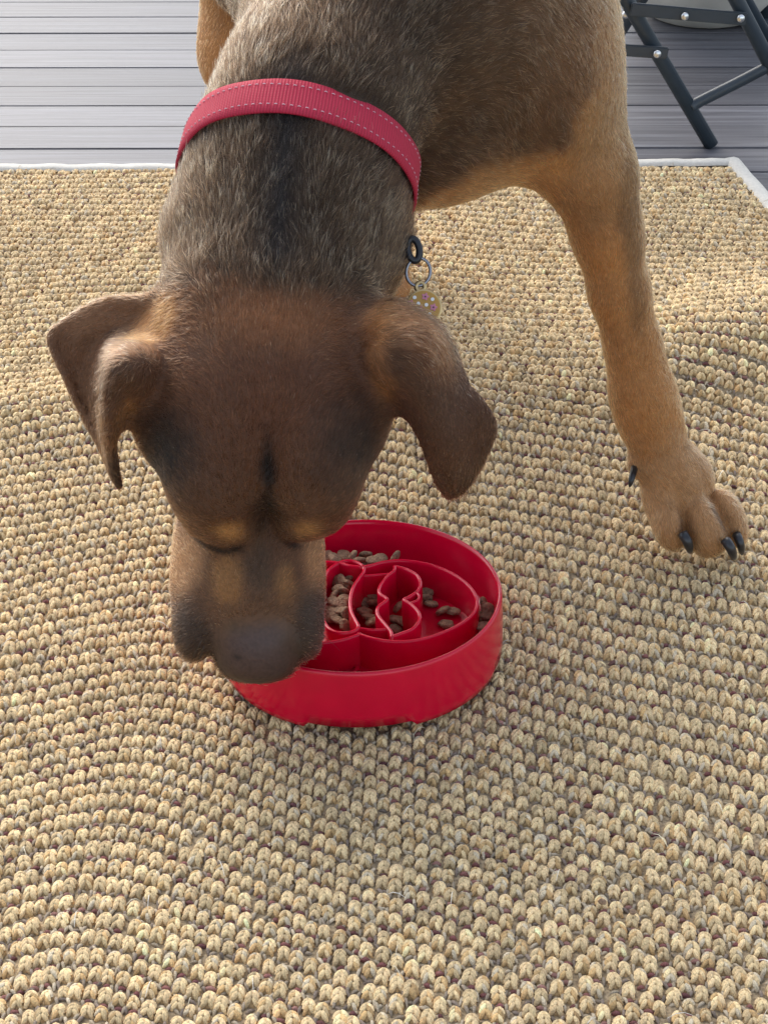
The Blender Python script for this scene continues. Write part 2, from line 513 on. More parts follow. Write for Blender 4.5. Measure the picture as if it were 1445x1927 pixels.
# ------------------------------------------------------------------ slow feeder bowl
M_bowl = simple("red_rubber", (0.55, 0.001, 0.026), 0.20, noise=0.06, nscale=60, bump=0.008, bscale=300, spec=0.40)
BC = np.array([-0.0141, 0.9282, 0.0108])
bowl = empty("slow_feeder_bowl", tuple(BC))
bowl.rotation_euler = (R(-1.2), R(-1.2), 0)
tag(bowl, "round red slow feeder bowl with curved dividers, half full of kibble", "dog bowl")
BR, BH = 0.088, 0.0425
def bowl_shell():
    n = 160
    prof = [(.0, .0115), (.070, .0115), (.0815, .0132), (.0835, .016), (.0846, .030), (.0850, .0395), (.0853, .0412), (.0863, .0424), (.0872, .0424), (.0880, .0414), (.0882, .0395),
            (.0884, .030), (.0886, .012), (.0884, .004)]
    vs2, fs = [], []
    th = np.arange(n) * 2 * np.pi / n
    for k, (r_, z_) in enumerate(prof):
        for t in th:
            vs2.append((r_ * math.cos(t), r_ * math.sin(t), z_))
    q = np.arange(len(prof) * n).reshape(len(prof), n)
    f = np.stack([q[:-1], np.roll(q, -1, 1)[:-1], np.roll(q, -1, 1)[1:], q[1:]], -1).reshape(-1, 4)
    # feet: the bottom rim drops to the floor in arcs and is notched between them
    bot, vv = [], list(vs2)
    for i, t in enumerate(th):
        d = math.degrees(t) % 360
        notch = 0
        for c0, w in ((270, 42), (90, 42), (180, 42), (0, 42)):
            dd = abs((d - c0 + 180) % 360 - 180)
            notch = max(notch, min(1, max(0, (w / 2 + 1.2 - dd) / 2.4)))
        vv.append((.0878 * math.cos(t), .0878 * math.sin(t), .0002 + .0042 * notch))
    b0 = len(prof) * n
    for i, t in enumerate(th):
        vv.append((.080 * math.cos(t), .080 * math.sin(t), vv[b0 + i][2]))
    for i, t in enumerate(th):
        vv.append((.078 * math.cos(t), .078 * math.sin(t), .0068))
    fs = []
    for ring_a, ring_b in ((b0 - n, b0), (b0, b0 + n), (b0 + n, b0 + 2 * n)):
        for i in range(n):
            j = (i + 1) % n
            fs.append((ring_a + i, ring_a + j, ring_b + j, ring_b + i))
    return np.array(vv), [f, np.array(fs)]
v, f = bowl_shell()
mesh_np("shell", v, f, M_bowl, bowl)
Rb = np.array(bowl.rotation_euler.to_matrix())
def bowl_local(pt):
    return Rb.T @ (np.asarray(pt) - BC)
DIV = 0.0345
def on_divider_plane(px, py, z=DIV):
    # intersect the sight line with the bowl's own divider plane
    d = FWD + RGT * (px - CX) / F - UPV * (py - CY) / F
    n = Rb[:, 2]
    p0 = BC + n * z
    return bowl_local(EYE + d * (np.dot(p0 - EYE, n) / np.dot(d, n)))
def wall(pts2, closed, n, name="divider_wall", thick=.0024, top=DIV, floor=.0105):
    P = smooth_path(pts2, n, closed)
    if closed:
        tg = np.roll(P, -1, 0) - np.roll(P, 1, 0)
    else:
        tg = np.gradient(P, axis=0)
    tg /= np.linalg.norm(tg, axis=1)[:, None] + 1e-9
    nn = np.stack([-tg[:, 1], tg[:, 0]], -1)
    prof = [(-.62, floor), (-.52, top - .002), (-.48, top - .0007), (-.25, top), (.25, top), (.48, top - .0007), (.52, top - .002), (.62, floor)]
    vs2 = np.array([[(*(P[i] + nn[i] * a * thick), z) for a, z in prof] for i in range(n)]).reshape(-1, 3)
    q = np.arange(n * len(prof)).reshape(n, -1)
    if closed:
        q = np.vstack([q, q[:1]])
    f = np.stack([q[:-1, :-1], q[1:, :-1], q[1:, 1:], q[:-1, 1:]], -1).reshape(-1, 4)
    fl = [f]
    if not closed:
        fl.append(np.array([q[0], q[-1][::-1]]))
    return mesh_np(name, vs2, fl, M_bowl, bowl)
def dp(lst):
    return np.array([on_divider_plane(x, y)[:2] for x, y in lst])
ring_r = dp([(676, 1066), (700, 1062), (721, 1056), (755, 1053), (794, 1057.5), (830, 1068), (861.5, 1084), (886, 1105), (897, 1126.5), (894, 1148), (874, 1168), (842, 1185), (806, 1198), (769.5, 1205), (733, 1205), (702, 1200), (673, 1191)])
wall(ring_r, False, 110)
xm = 0.0
ring_l = ring_r.copy(); ring_l[:, 0] = 2 * xm - ring_l[:, 0]
wall(ring_l, False, 110)
pod = dp([(680, 1061), (685, 1072), (676, 1086), (664, 1105), (659, 1126.6), (660.5, 1148), (670, 1168), (674, 1177.5), (665.4, 1186), (643.6, 1189.5), (624, 1184.7), (612, 1172), (605, 1150), (602, 1128), (605, 1106), (610, 1088), (616, 1074), (626.6, 1064), (643.6, 1055), (663, 1054)])
wall(pod, True, 110)
figA = dp([(743, 1063.6), (741.7, 1072), (731, 1080.5), (716, 1100), (714, 1114.5), (727, 1124), (726, 1129), (711.4, 1141), (711, 1155.6), (726, 1175), (735.6, 1187), (737, 1198)])
wall(figA, False, 70)
figB = dp([(743, 1063.6), (764.7, 1069.6), (784, 1080.5), (791, 1095), (786.5, 1109.6), (769.5, 1121.7), (760, 1126.6), (774, 1136), (787.7, 1151), (789, 1165), (777, 1181), (757, 1189.5), (738, 1196)])
wall(figB, False, 80)
wall(dp([(781.6, 1113), (788, 1119), (786.5, 1127), (774, 1133)]), False, 20, thick=.0018)
wall(dp([(683, 1078), (705, 1077), (734, 1074.5)]), False, 16, thick=.0018, top=DIV - .0015)
wall(dp([(672, 1176), (700, 1180), (733, 1178.6)]), False, 16, thick=.0018, top=DIV - .0015)
pf_ = smooth_path(pod, 60, True)
mesh_np("raised_floor", np.c_[pf_, np.full(60, .0185)], [np.arange(60)[None]], M_bowl, bowl, smooth=False)
kn = on_divider_plane(652, 1259, .012)
v, f = tube_vf([(kn[0] + .0065 * math.cos(t), kn[1] + .0065 * math.sin(t), .0125) for t in np.linspace(0, 2 * math.pi, 28, endpoint=False)], .0016, 8, True)
mesh_np("moulded_ring", v, f, M_bowl, bowl)

# ------------------------------------------------------------------ kibble
M_kib = simple("kibble", (0.29, 0.18, 0.105), 0.75, noise=0.45, nscale=420, bump=0.9, bscale=700)
def kibble_mesh(seed):
    r = np.random.default_rng(seed)
    bm = bmesh.new()
    bmesh.ops.create_icosphere(bm, subdivisions=3, radius=1)
    el = r.uniform(.82, 1.0)
    for vert in bm.verts:
        c = vert.co
        q = math.hypot(c.x, c.y)
        lump = 1 + .07 * math.sin(c.x * 5 + seed) * math.cos(c.y * 4 - seed) + .04 * math.sin(c.z * 7 + c.x * 3)
        zz = math.copysign(abs(c.z) ** .6, c.z) * .0019 * (1 - .15 * q)
        vert.co = Vector((c.x * .0046 * lump, c.y * .0046 * el * lump, zz * lump))
    return bm
kproto = []
for s in range(5):
    b_ = kibble_mesh(s)
    me = bpy.data.meshes.new("kibble"); b_.to_mesh(me); b_.free()
    for p in me.polygons: p.use_smooth = True
    me.materials.append(M_kib)
    kproto.append(me)
groups = [
    ("kibble in the outer trough behind the dividers", "brown kibble disc in the back outer trough of the red bowl", .0230,
     [(614, 1047), (647, 1045), (662, 1047), (688, 1044), (716, 1051), (743, 1050), (630, 1051), (703, 1054), (675, 1054)]),
    ("kibble heaped in the bowl's middle pod", "brown kibble disc heaped in the pod shaped middle cell of the bowl", .0228,
     [(656, 1082), (638, 1095), (656, 1098), (648, 1104), (645, 1113), (628, 1120), (630, 1133), (648, 1127), (624, 1145), (641, 1149), (652, 1156), (634, 1166), (623, 1159), (649, 1177), (640, 1138), (636, 1108)]),
    ("kibble in the cell beside the pod", "brown kibble disc in the dark cell between pod and wavy divider", .0150,
     [(687, 1132), (703, 1134), (693, 1160), (700, 1169), (686, 1150), (704, 1118)]),
    ("kibble inside the wavy divider", "brown kibble disc inside the wavy fruit shaped divider of the bowl", .0150,
     [(745, 1165), (749, 1142), (744, 1183), (757, 1172)]),
    ("kibble in the wide side cell", "brown kibble disc lying in the wide open cell of the bowl", .0145,
     [(803, 1113), (811, 1136), (833, 1149), (853, 1150), (839, 1174), (801, 1126)]),
    ("kibble in the outer trough at the bowl's side", "brown kibble disc in the outer side trough against the bowl wall", .0225,
     [(911, 1137), (914, 1158), (908, 1178), (918, 1148)]),
]
for gname, lab, zz, pts in groups:
    for (px, py) in pts:
        o = bpy.data.objects.new("kibble", random.choice(kproto)); COL.objects.link(o)
        zz_ = zz + random.uniform(-.0012, .0022)
        p = G(px, py, BC[2] + zz_)
        o.location = p
        flat = random.random()
        o.rotation_euler = (random.uniform(-1.2, 1.2) if flat > .45 else random.uniform(-.35, .35), random.uniform(-.9, .9) if flat > .45 else random.uniform(-.3, .3), random.uniform(0, 6.28))
        s = random.uniform(.98, 1.2); o.scale = (s, s, s)
        tag(o, lab, "kibble", gname)
        if zz_ > .0195 and 'trough' in lab:              # piled two deep against the wall
            u = bpy.data.objects.new("kibble", random.choice(kproto)); COL.objects.link(u)
            u.location = (p[0] + random.uniform(-.002, .002), p[1] - .001, BC[2] + .0146)
            u.rotation_euler = (random.uniform(-.2, .2), random.uniform(-.2, .2), random.uniform(0, 6.28))
            tag(u, lab, "kibble", gname)
for k_, (px, py) in enumerate(((1133, 1697), (1190, 1716))):
    o = bpy.data.objects.new("crumb", kproto[k_]); COL.objects.link(o)
    c0 = G(px, py, .0115); o.location = c0; o.scale = (.5, .4, .5); o.rotation_euler = (.3, .2, k_)
    tag(o, "tiny dark crumb lying on the rug beside the bowl", "crumb", "crumbs on the rug")

# ------------------------------------------------------------------ dog: body as one implicit surface
VX = 0.0026
LO = np.array([-.235, .80, -.004]); HI = np.array([.285, 1.70, .56])
NG = np.ceil((HI - LO) / VX).astype(int)
FIELD = np.full(NG, .06, np.float32)
AX = [LO[i] + VX * np.arange(NG[i]) for i in range(3)]
def region(lo, hi):
    a = np.clip(np.floor((lo - LO) / VX).astype(int), 0, NG)
    b = np.clip(np.ceil((hi - LO) / VX).astype(int) + 1, 0, NG)
    if np.any(b <= a): return None
    sl = tuple(slice(a[i], b[i]) for i in range(3))
    g = np.meshgrid(*[AX[i][sl[i]] for i in range(3)], indexing='ij')
    return sl, np.stack(g, -1).astype(np.float32)
def blend(sl, d, k, sub=False):
    a = FIELD[sl]
    if sub:
        h = np.clip(.5 - .5 * (a + d) / k, 0, 1)
        FIELD[sl] = a * (1 - h) - d * h + k * h * (1 - h)
    else:
        h = np.clip(.5 + .5 * (a - d) / k, 0, 1)
        FIELD[sl] = a * (1 - h) + d * h - k * h * (1 - h)
VIEW = np.stack([RGT, -UPV, FWD])          # rows: right, down, away
def ell(c, r, k=.02, rot=0.0, tilt=0.0, yaw=0.0, sub=False, axes=None):
    """ellipsoid, axes along right / down / away of the survey frame, turned by rot (in the picture), tilt, yaw"""
    r = np.asarray(r, np.float32)
    M = VIEW if axes is None else axes
    rm = np.array(Matrix.Rotation(rot, 3, 'Z') @ Matrix.Rotation(tilt, 3, 'X') @ Matrix.Rotation(yaw, 3, 'Y'))
    A = (rm.T @ M).astype(np.float32)
    m = max(r) + k + .015
    rg = region(c - m, c + m)
    if rg is None: return
    sl, P = rg
    q = (P - c.astype(np.float32)) @ A.T
    k0 = np.linalg.norm(q / r, axis=-1)
    k1 = np.linalg.norm(q / (r * r), axis=-1) + 1e-6
    blend(sl, k0 * (k0 - 1) / k1, k, sub)
def cone(a, ra, b, rb, k=.02, sub=False):
    m = max(ra, rb) + k + .015
    rg = region(np.minimum(a, b) - m, np.maximum(a, b) + m)
    if rg is None: return
    sl, P = rg
    ab = (b - a).astype(np.float32)
    q = P - a.astype(np.float32)
    t = np.clip((q @ ab) / (ab @ ab), 0, 1)
    d = np.linalg.norm(q - t[..., None] * ab, axis=-1) - (ra + (rb - ra) * t)
    blend(sl, d, k, sub)
def chain(lst, k=.02):
    for (a, ra), (b, rb) in zip(lst[:-1], lst[1:]):
        cone(a, ra, b, rb, k)
def E(px, py, Z, rx, ry, rz, k=.02, **kw):
    s = Z / F
    ell(V(px, py, Z), (rx * s, ry * s, rz * s), k, **kw)
def VC(lst, k=.02):
    chain([(V(x, y, Z), r * Z / F) for x, y, Z, r in lst], k)
def W(x, y, z): return np.array([x, y, z], float)

# --- trunk
chest = V(800, 70, 1.150)
ell(chest, (.106, .085, .120), .03)
ell(V(915, 165, 1.135), (.080, .051, .065), .02, rot=R(-13))        # forechest and brisket
ell(V(700, 50, 1.11), (.062, .085, .080), .035)                        # withers, neck root
chain([(W(.03, 1.15, .36), .098), (W(0, 1.28, .355), .10), (W(-.05, 1.42, .355), .092), (W(-.065, 1.52, .36), .085)], .05)
ell(W(-.065, 1.50, .345), (.088, .095, .095), .04, axes=np.eye(3))   # croup
# --- left shoulder (picture right) and the planted foreleg
ell(V(1015, 60, 1.150), (.040, .100, .070), .028, rot=R(-6))
ell(V(1078, 215, 1.150), (.023, .050, .042), .020, rot=R(-8))
ell(V(828, 268, 1.125), (.050, .038, .050), .02, rot=R(-16))
VC([(1080, 200, 1.150, 70), (1117, 330, 1.150, 70), (1142, 440, 1.165, 57), (1165, 550, 1.180, 47), (1190, 650, 1.192, 43)], .018)
VC([(1190, 650, 1.192, 43), (1207, 735, 1.203, 50), (1222, 790, 1.212, 47), (1252, 865, 1.222, 52)], .018)
E(1097, 300, 1.170, 48, 95, 60, .010, rot=R(-14))                      # elbow behind
# paw
E(1275, 910, 1.228, 70, 62, 52, .012, rot=R(-35))
E(1262, 985, 1.220, 33, 52, 48, .006, rot=R(-8))
E(1325, 992, 1.218, 43, 58, 48, .004, rot=R(-18))
E(1372, 975, 1.228, 28, 58, 46, .004, rot=R(-22))
E(1240, 950, 1.228, 26, 50, 44, .006, rot=R(-12))
E(1293, 992, 1.202, 7, 62, 40, .006, rot=R(-14), sub=True)
E(1352, 955, 1.205, 6, 70, 34, .006, rot=R(-26), sub=True)
E(1196, 872, 1.222, 16, 24, 18, .008)                                 # dew claw bud
# --- right foreleg, set back behind the head
chain([(W(-.055, 1.13, .30), .050), (W(-.068, 1.16, .22), .034), (W(-.066, 1.125, .10), .0185), (W(-.066, 1.110, .045), .020), (W(-.066, 1.08, .024), .022)], .02)
ell(W(-.066, 1.075, .022), (.030, .040, .018), .012, axes=np.eye(3))
# --- hind legs
for sx, hip, paw in ((1, W(-.030, 1.50, .33), W(-.003, 1.475, .02)), (-1, W(-.092, 1.50, .33), W(-.098, 1.52, .02))):
    knee = W((hip[0] + paw[0]) / 2 + .01 * sx, paw[1] - .02, .215)
    hock = W(paw[0], paw[1] + .075, .115)
    chain([(hip, .062), (knee, .046), (hock, .0185), (W(paw[0], paw[1] + .045, .045), .017), (paw, .021)], .025)
    ell(paw + W(0, -.012, 0), (.027, .038, .019), .012, axes=np.eye(3))
# tail
chain([(W(-.065, 1.58, .385), .024), (W(-.07, 1.645, .33), .016), (W(-.075, 1.675, .26), .009)], .02)
# --- neck
VC([(520, 560, 1.030, 185), (538, 460, 1.030, 200), (560, 330, 1.035, 192), (600, 190, 1.045, 176), (690, 40, 1.075, 195)], .020)
E(536, 450, 1.040, 216, 120, 175, .018)                                # loose scruff
E(668, 395, 1.060, 56, 100, 110, .016)
# --- skull
E(495, 700, 1.000, 212, 215, 178, .03)
E(495, 785, 0.995, 222, 150, 165, .02)
E(408, 880, 0.985, 98, 124, 118, .016, rot=R(10))                     # brow lobes
E(590, 872, 0.985, 92, 122, 118, .016, rot=R(-14))
E(328, 770, 1.010, 78, 105, 110, .018)                                 # cheek muscles
E(660, 755, 1.010, 70, 105, 110, .018)
E(505, 560, 1.005, 150, 90, 140, .03)                                 # occiput
# --- muzzle
E(468, 1015, 1.052, 140, 125, 125, .018)
E(466, 1110, 1.052, 143, 105, 112, .018)
E(478, 1080, 1.030, 78, 120, 95, .02)                                 # bridge
E(382, 1150, 1.042, 52, 96, 80, .008, rot=R(14))                      # flews
E(556, 1145, 1.044, 50, 98, 80, .008, rot=R(-14))
E(483, 1203, 1.030, 76, 68, 66, .010)                                 # nose
E(482, 1250, 1.034, 70, 34, 50, .010)
E(470, 1130, 1.085, 100, 110, 70, .02)                                # lower jaw
# brows: soft lids over the closed eyes, crease below them
E(415, 985, 1.000, 60, 44, 55, .014, rot=R(14))
E(585, 975, 1.000, 58, 44, 55, .014, rot=R(-18))
E(398, 1040, .992, 66, 10, 22, .008, rot=R(12), sub=True)
E(598, 1032, .995, 60, 10, 22, .008, rot=R(-16), sub=True)
E(500, 905, .930, 16, 95, 34, .03, sub=True)                          # furrow of the forehead
for nx in (441, 527):                                                 # nostrils
    E(nx, 1236, 1.0015, 19, 13, 24, .004, rot=R(20 if nx < 483 else -20), sub=True)
E(484, 1245, 1.004, 4, 34, 16, .004, sub=True)
E(398, 1190, 1.008, 8, 80, 24, .006, rot=R(-4), sub=True)             # lip creases beside the nose
E(566, 1190, 1.012, 8, 76, 24, .006, rot=R(6), sub=True)

# --- ears: curved sheets with thickness
def ear_sheet(rows, n1, n2, rad, k):
    A = np.array([[V(*p) for p in row] for row in rows])
    B_ = np.array([smooth_path(row, n2) for row in A])
    Cc = np.stack([smooth_path(B_[:, j], n1) for j in range(n2)], 1)
    pts = Cc.reshape(-1, 3)
    w = np.linspace(0, 1, n1)
    rr = np.repeat(rad * (1.55 - .75 * np.clip(w * 2.2, 0, 1)), n2)
    kd = KDTree(len(pts))
    for i, p in enumerate(pts): kd.insert(p, i)
    kd.balance()
    m = .022
    sl, P = region(pts.min(0) - m, pts.max(0) + m)
    sh = P.shape[:3]
    Q = P.reshape(-1, 3)
    d = np.full(len(Q), .05, np.float32)
    # coarse cull, then exact nearest sample
    cull = np.ones(len(Q), bool)
    for i in np.where(cull)[0]:
        c_, idx_, dist = kd.find(Q[i])
        d[i] = dist - rr[idx_]
    blend(sl, d.reshape(sh), k)
    return Cc
EAR_R = [
    [(690, 745, 1.000), (680, 690, .975), (676, 630, .970), (684, 575, .985)],
    [(735, 758, .990), (735, 700, .955), (738, 630, .955), (748, 578, .975)],
    [(765, 775, .985), (778, 720, .955), (800, 650, .955), (812, 612, .975)],
    [(783, 803, .985), (802, 755, .962), (832, 695, .965), (846, 657, .985)],
    [(798, 838, .990), (820, 800, .972), (850, 750, .975), (880, 722, .985)],
    [(810, 873, .998), (840, 840, .984), (875, 800, .986), (914, 768, .990)],
    [(819, 900, 1.006), (850, 872, .996), (885, 840, .998), (930, 806, 1.000)],
    [(829, 918, 1.012), (855, 900, 1.006), (880, 880, 1.007), (912, 858, 1.008)],
    [(840, 930, 1.018), (855, 920, 1.014), (870, 912, 1.014), (880, 912, 1.016)],
    [(845, 935, 1.021), (851, 933, 1.020), (857, 931, 1.020), (864, 928, 1.021)],
]
EAR_L = [
    [(300, 770, 1.000), (298, 700, .972), (304, 645, .985), (316, 600, .990), (325, 560, .998)],
    [(262, 785, .990), (258, 690, .942), (256, 640, .992), (262, 598, 1.005), (262, 568, 1.002)],
    [(250, 788, .988), (220, 695, .938), (208, 645, 1.000), (198, 600, 1.002), (195, 571, 1.002)],
    [(238, 796, .986), (204, 735, .944), (178, 692, 1.003), (145, 640, 1.003), (135, 598, 1.002)],
    [(216, 822, .986), (200, 785, .956), (172, 748, 1.004), (120, 676, 1.003), (94, 634, .997)],
    [(216, 855, .995), (202, 830, .978), (180, 796, 1.012), (145, 744, 1.010), (118, 695, 1.000)],
    [(219, 885, 1.003), (208, 865, .995), (195, 838, 1.010), (170, 802, 1.010), (150, 765, 1.006)],
    [(223, 905, 1.010), (216, 893, 1.005), (208, 875, 1.012), (195, 852, 1.012), (187, 832, 1.010)],
    [(226, 918, 1.014), (223, 912, 1.012), (219, 904, 1.014), (214, 894, 1.014), (211, 886, 1.014)],
]
er_grid = ear_sheet(EAR_R, 46, 34, .0032, .010)
el_grid = ear_sheet(EAR_L, 46, 40, .0032, .007)

def surface_nets(Fd):
    """naive surface nets: one vertex per sign-changing cell, quads across sign-changing edges"""
    s = Fd < 0
    nx, ny, nz = Fd.shape
    c = np.zeros((nx - 1, ny - 1, nz - 1), np.uint8)
    for dx in (0, 1):
        for dy in (0, 1):
            for dz in (0, 1):
                c += s[dx:nx - 1 + dx, dy:ny - 1 + dy, dz:nz - 1 + dz]
    act = (c > 0) & (c < 8)
    ijk = np.argwhere(act)
    ids = np.full(act.shape, -1, np.int32)
    ids[act] = np.arange(len(ijk))
    acc = np.zeros((len(ijk), 3)); cnt = np.zeros(len(ijk))
    corners = [(a, b, e) for a in (0, 1) for b in (0, 1) for e in (0, 1)]
    for a in corners:
        for ax in range(3):
            if a[ax] == 0:
                b = list(a); b[ax] = 1
                fa = Fd[ijk[:, 0] + a[0], ijk[:, 1] + a[1], ijk[:, 2] + a[2]]
                fb = Fd[ijk[:, 0] + b[0], ijk[:, 1] + b[1], ijk[:, 2] + b[2]]
                cr = (fa < 0) != (fb < 0)
                t = np.where(cr, fa / np.where(cr, fa - fb, 1), 0)
                p = np.tile(np.array(a, float), (len(ijk), 1)); p[:, ax] += t
                acc[cr] += p[cr]; cnt[cr] += 1
    verts = LO + VX * (ijk + acc / cnt[:, None])
    quads = []
    for ax in range(3):
        u, w = (ax + 1) % 3, (ax + 2) % 3
        sl0 = [slice(1, -1)] * 3; sl1 = [slice(1, -1)] * 3
        sl0[ax] = slice(0, -1); sl1[ax] = slice(1, None)
        a_, b_ = s[tuple(sl0)], s[tuple(sl1)]
        e = np.argwhere(a_ != b_)
        off = np.array([1, 1, 1]); off[ax] = 0
        e2 = e + off
        inside = a_[tuple(e.T)]
        def cell(du, dw):
            q = e2.copy(); q[:, u] -= du; q[:, w] -= dw
            return ids[tuple(q.T)]
        Q = np.stack([cell(1, 1), cell(0, 1), cell(0, 0), cell(1, 0)], -1)
        Q[~inside] = Q[~inside][:, ::-1]
        quads.append(Q)
    Q = np.concatenate(quads)
    Q = Q[(Q >= 0).all(1)]
    return verts, Q
BV, BQ = surface_nets(FIELD)
def field_at(p):
    """trilinear sample of the body field"""
    q = (np.asarray(p) - LO) / VX
    q = np.clip(q, 0, NG - 1.001)
    i = np.floor(q).astype(int); t = q - i
    out = 0
    for a in (0, 1):
        for b in (0, 1):
            for c in (0, 1):
                w = (t[..., 0] if a else 1 - t[..., 0]) * (t[..., 1] if b else 1 - t[..., 1]) * (t[..., 2] if c else 1 - t[..., 2])
                out = out + w * FIELD[i[..., 0] + a, i[..., 1] + b, i[..., 2] + c]
    return out
def field_n(p, e=.004):
    g_ = np.stack([field_at(p + e * np.eye(3)[i]) - field_at(p - e * np.eye(3)[i]) for i in range(3)], -1)
    return g_ / (np.linalg.norm(g_, axis=-1, keepdims=True) + 1e-9)
# keep only the piece that holds together with the skull, relax a little
for it in range(2):
    acc = np.zeros_like(BV); cnt = np.zeros(len(BV))
    for a in range(4):
        np.add.at(acc, BQ[:, a], BV[BQ[:, (a + 1) % 4]] + BV[BQ[:, (a + 3) % 4]])
        np.add.at(cnt, BQ[:, a], 2)
    BV = BV * .5 + .5 * acc / np.maximum(cnt, 1)[:, None]

# --- coat colours: soft 3-D patches over the coat (toe groove shade is painted in too)
def vnoise(p, s, seed=0):
    """cheap smooth 3-D value noise in -1..1"""
    q = p * s + seed * 17.13
    i = np.floor(q).astype(np.int64); t = q - i; t = t * t * (3 - 2 * t)
    def hsh(a, b, c):
        h = (a * 73856093) ^ (b * 19349663) ^ (c * 83492791)
        h = (h ^ (h >> 13)) * 1274126177
        return ((h & 0xffff) / 32767.5) - 1
    out = 0
    for a in (0, 1):
        for b in (0, 1):
            for c in (0, 1):
                w = (t[:, 0] if a else 1 - t[:, 0]) * (t[:, 1] if b else 1 - t[:, 1]) * (t[:, 2] if c else 1 - t[:, 2])
                out = out + w * hsh(i[:, 0] + a, i[:, 1] + b, i[:, 2] + c)
    return out
AGOUTI = (.046, .033, .024)
TAN = (.37, .195, .080)
PAINT = [  # px, py, Z, rx, ry, rz (px), rot, softness, colour
    # shoulders and chest
    (1080, 110, 1.13, 230, 300, 330, 0, 1.0, (.19, .105, .055)),
    (1150, 60, 1.15, 110, 320, 330, 0, .9, (.36, .195, .085)),
    (1010, 345, 1.14, 230, 52, 330, -13, .6, (.40, .225, .10)),
    (1120, 250, 1.12, 60, 110, 330, 20, .6, (.36, .205, .095)),
    (870, 395, 1.14, 150, 44, 330, -14, .5, (.36, .20, .09)),
    (1160, 620, 1.19, 260, 330, 400, -12, .2, TAN),
    (1290, 960, 1.225, 210, 170, 330, 0, .4, (.35, .215, .115)),
    (1292, 1000, 1.20, 9, 45, 60, -14, .6, (.07, .05, .04)),  # shade of the groove between the toes, painted into the coat
    (1352, 965, 1.20, 8, 55, 60, -26, .6, (.12, .085, .06)),  # outer toe groove, its shade likewise put into the colour
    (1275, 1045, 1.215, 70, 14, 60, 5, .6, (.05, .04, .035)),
    (1150, 290, 1.14, 130, 120, 300, 0, .5, (.29, .175, .085)),
    (1215, 330, 1.15, 60, 90, 200, 0, .8, (.24, .135, .062)),
    (1110, 370, 1.15, 75, 75, 300, 0, .5, (.33, .19, .09)),
    (1185, 420, 1.15, 34, 240, 200, -6, .7, (.21, .12, .055)),
    (1085, 430, 1.19, 34, 150, 110, -14, .6, (.24, .13, .055)),
    # head
    (495, 760, 1.00, 330, 240, 330, 0, .6, (.092, .043, .025)),
    (510, 600, .95, 210, 95, 200, 0, .9, (.185, .090, .047)),
    (330, 860, .99, 130, 150, 220, 10, .8, (.022, .018, .017)),
    (655, 850, .99, 120, 150, 220, -10, .8, (.023, .018, .016)),
    (500, 760, .93, 80, 140, 150, 0, .9, (.098, .044, .025)),
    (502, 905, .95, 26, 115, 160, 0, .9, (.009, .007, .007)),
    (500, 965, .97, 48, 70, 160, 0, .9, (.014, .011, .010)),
    # muzzle
    (468, 1120, 1.05, 190, 125, 260, 0, .5, (.115, .066, .040)),
    (345, 1050, 1.05, 75, 90, 200, 0, .7, (.36, .215, .12)),
    (595, 1055, 1.05, 55, 90, 200, 0, .7, (.28, .165, .09)),
    (425, 1100, 1.00, 42, 66, 120, 0, .7, (.21, .115, .050)),
    (540, 1100, 1.00, 34, 66, 120, 0, .7, (.185, .105, .050)),
    (490, 1075, 1.00, 38, 110, 140, 0, .9, (.070, .045, .031)),
    (430, 1000, .98, 50, 34, 90, 14, 1.2, (.36, .205, .085)),
    (580, 995, .98, 50, 34, 90, -18, 1.2, (.36, .205, .085)),
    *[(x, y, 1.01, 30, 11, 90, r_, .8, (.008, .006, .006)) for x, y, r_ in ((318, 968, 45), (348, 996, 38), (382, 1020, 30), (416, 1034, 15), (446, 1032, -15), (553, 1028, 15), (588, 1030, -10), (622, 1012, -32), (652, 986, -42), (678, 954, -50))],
    (360, 1190, 1.03, 66, 78, 200, 0, .7, (.050, .036, .030)),
    (590, 1165, 1.03, 52, 95, 200, 0, .7, (.050, .036, .030)),
    (483, 1222, 1.02, 90, 84, 140, 0, .6, (.066, .043, .042)),
    (441, 1240, 1.00, 16, 11, 60, 20, .4, (.008, .006, .007)),
    (527, 1240, 1.00, 16, 11, 60, -20, .4, (.008, .006, .007)),
    # ears
    (835, 780, .985, 150, 190, 150, 0, .5, (.080, .043, .028)),
    (790, 645, .97, 120, 85, 110, 20, .9, (.22, .105, .050)),
    (718, 660, .965, 34, 115, 70, -6, 1.0, (.27, .130, .052)),
    (160, 740, .995, 125, 190, 110, -20, .35, (.150, .084, .050)),
    (190, 590, .99, 140, 48, 110, -10, .5, (.185, .105, .062)),
    (285, 605, .98, 80, 60, 110, -40, .6, (.27, .135, .055)),
    (228, 715, .965, 52, 105, 80, 12, .6, (.21, .115, .055)),
    (225, 880, 1.00, 30, 70, 80, 0, .5, (.040, .026, .020)),
]
PC = [(V(a, b, Z), np.array([rx, ry, rz]) * Z / F, R(rot), soft, np.array(c)) for a, b, Z, rx, ry, rz, rot, soft, c in PAINT]
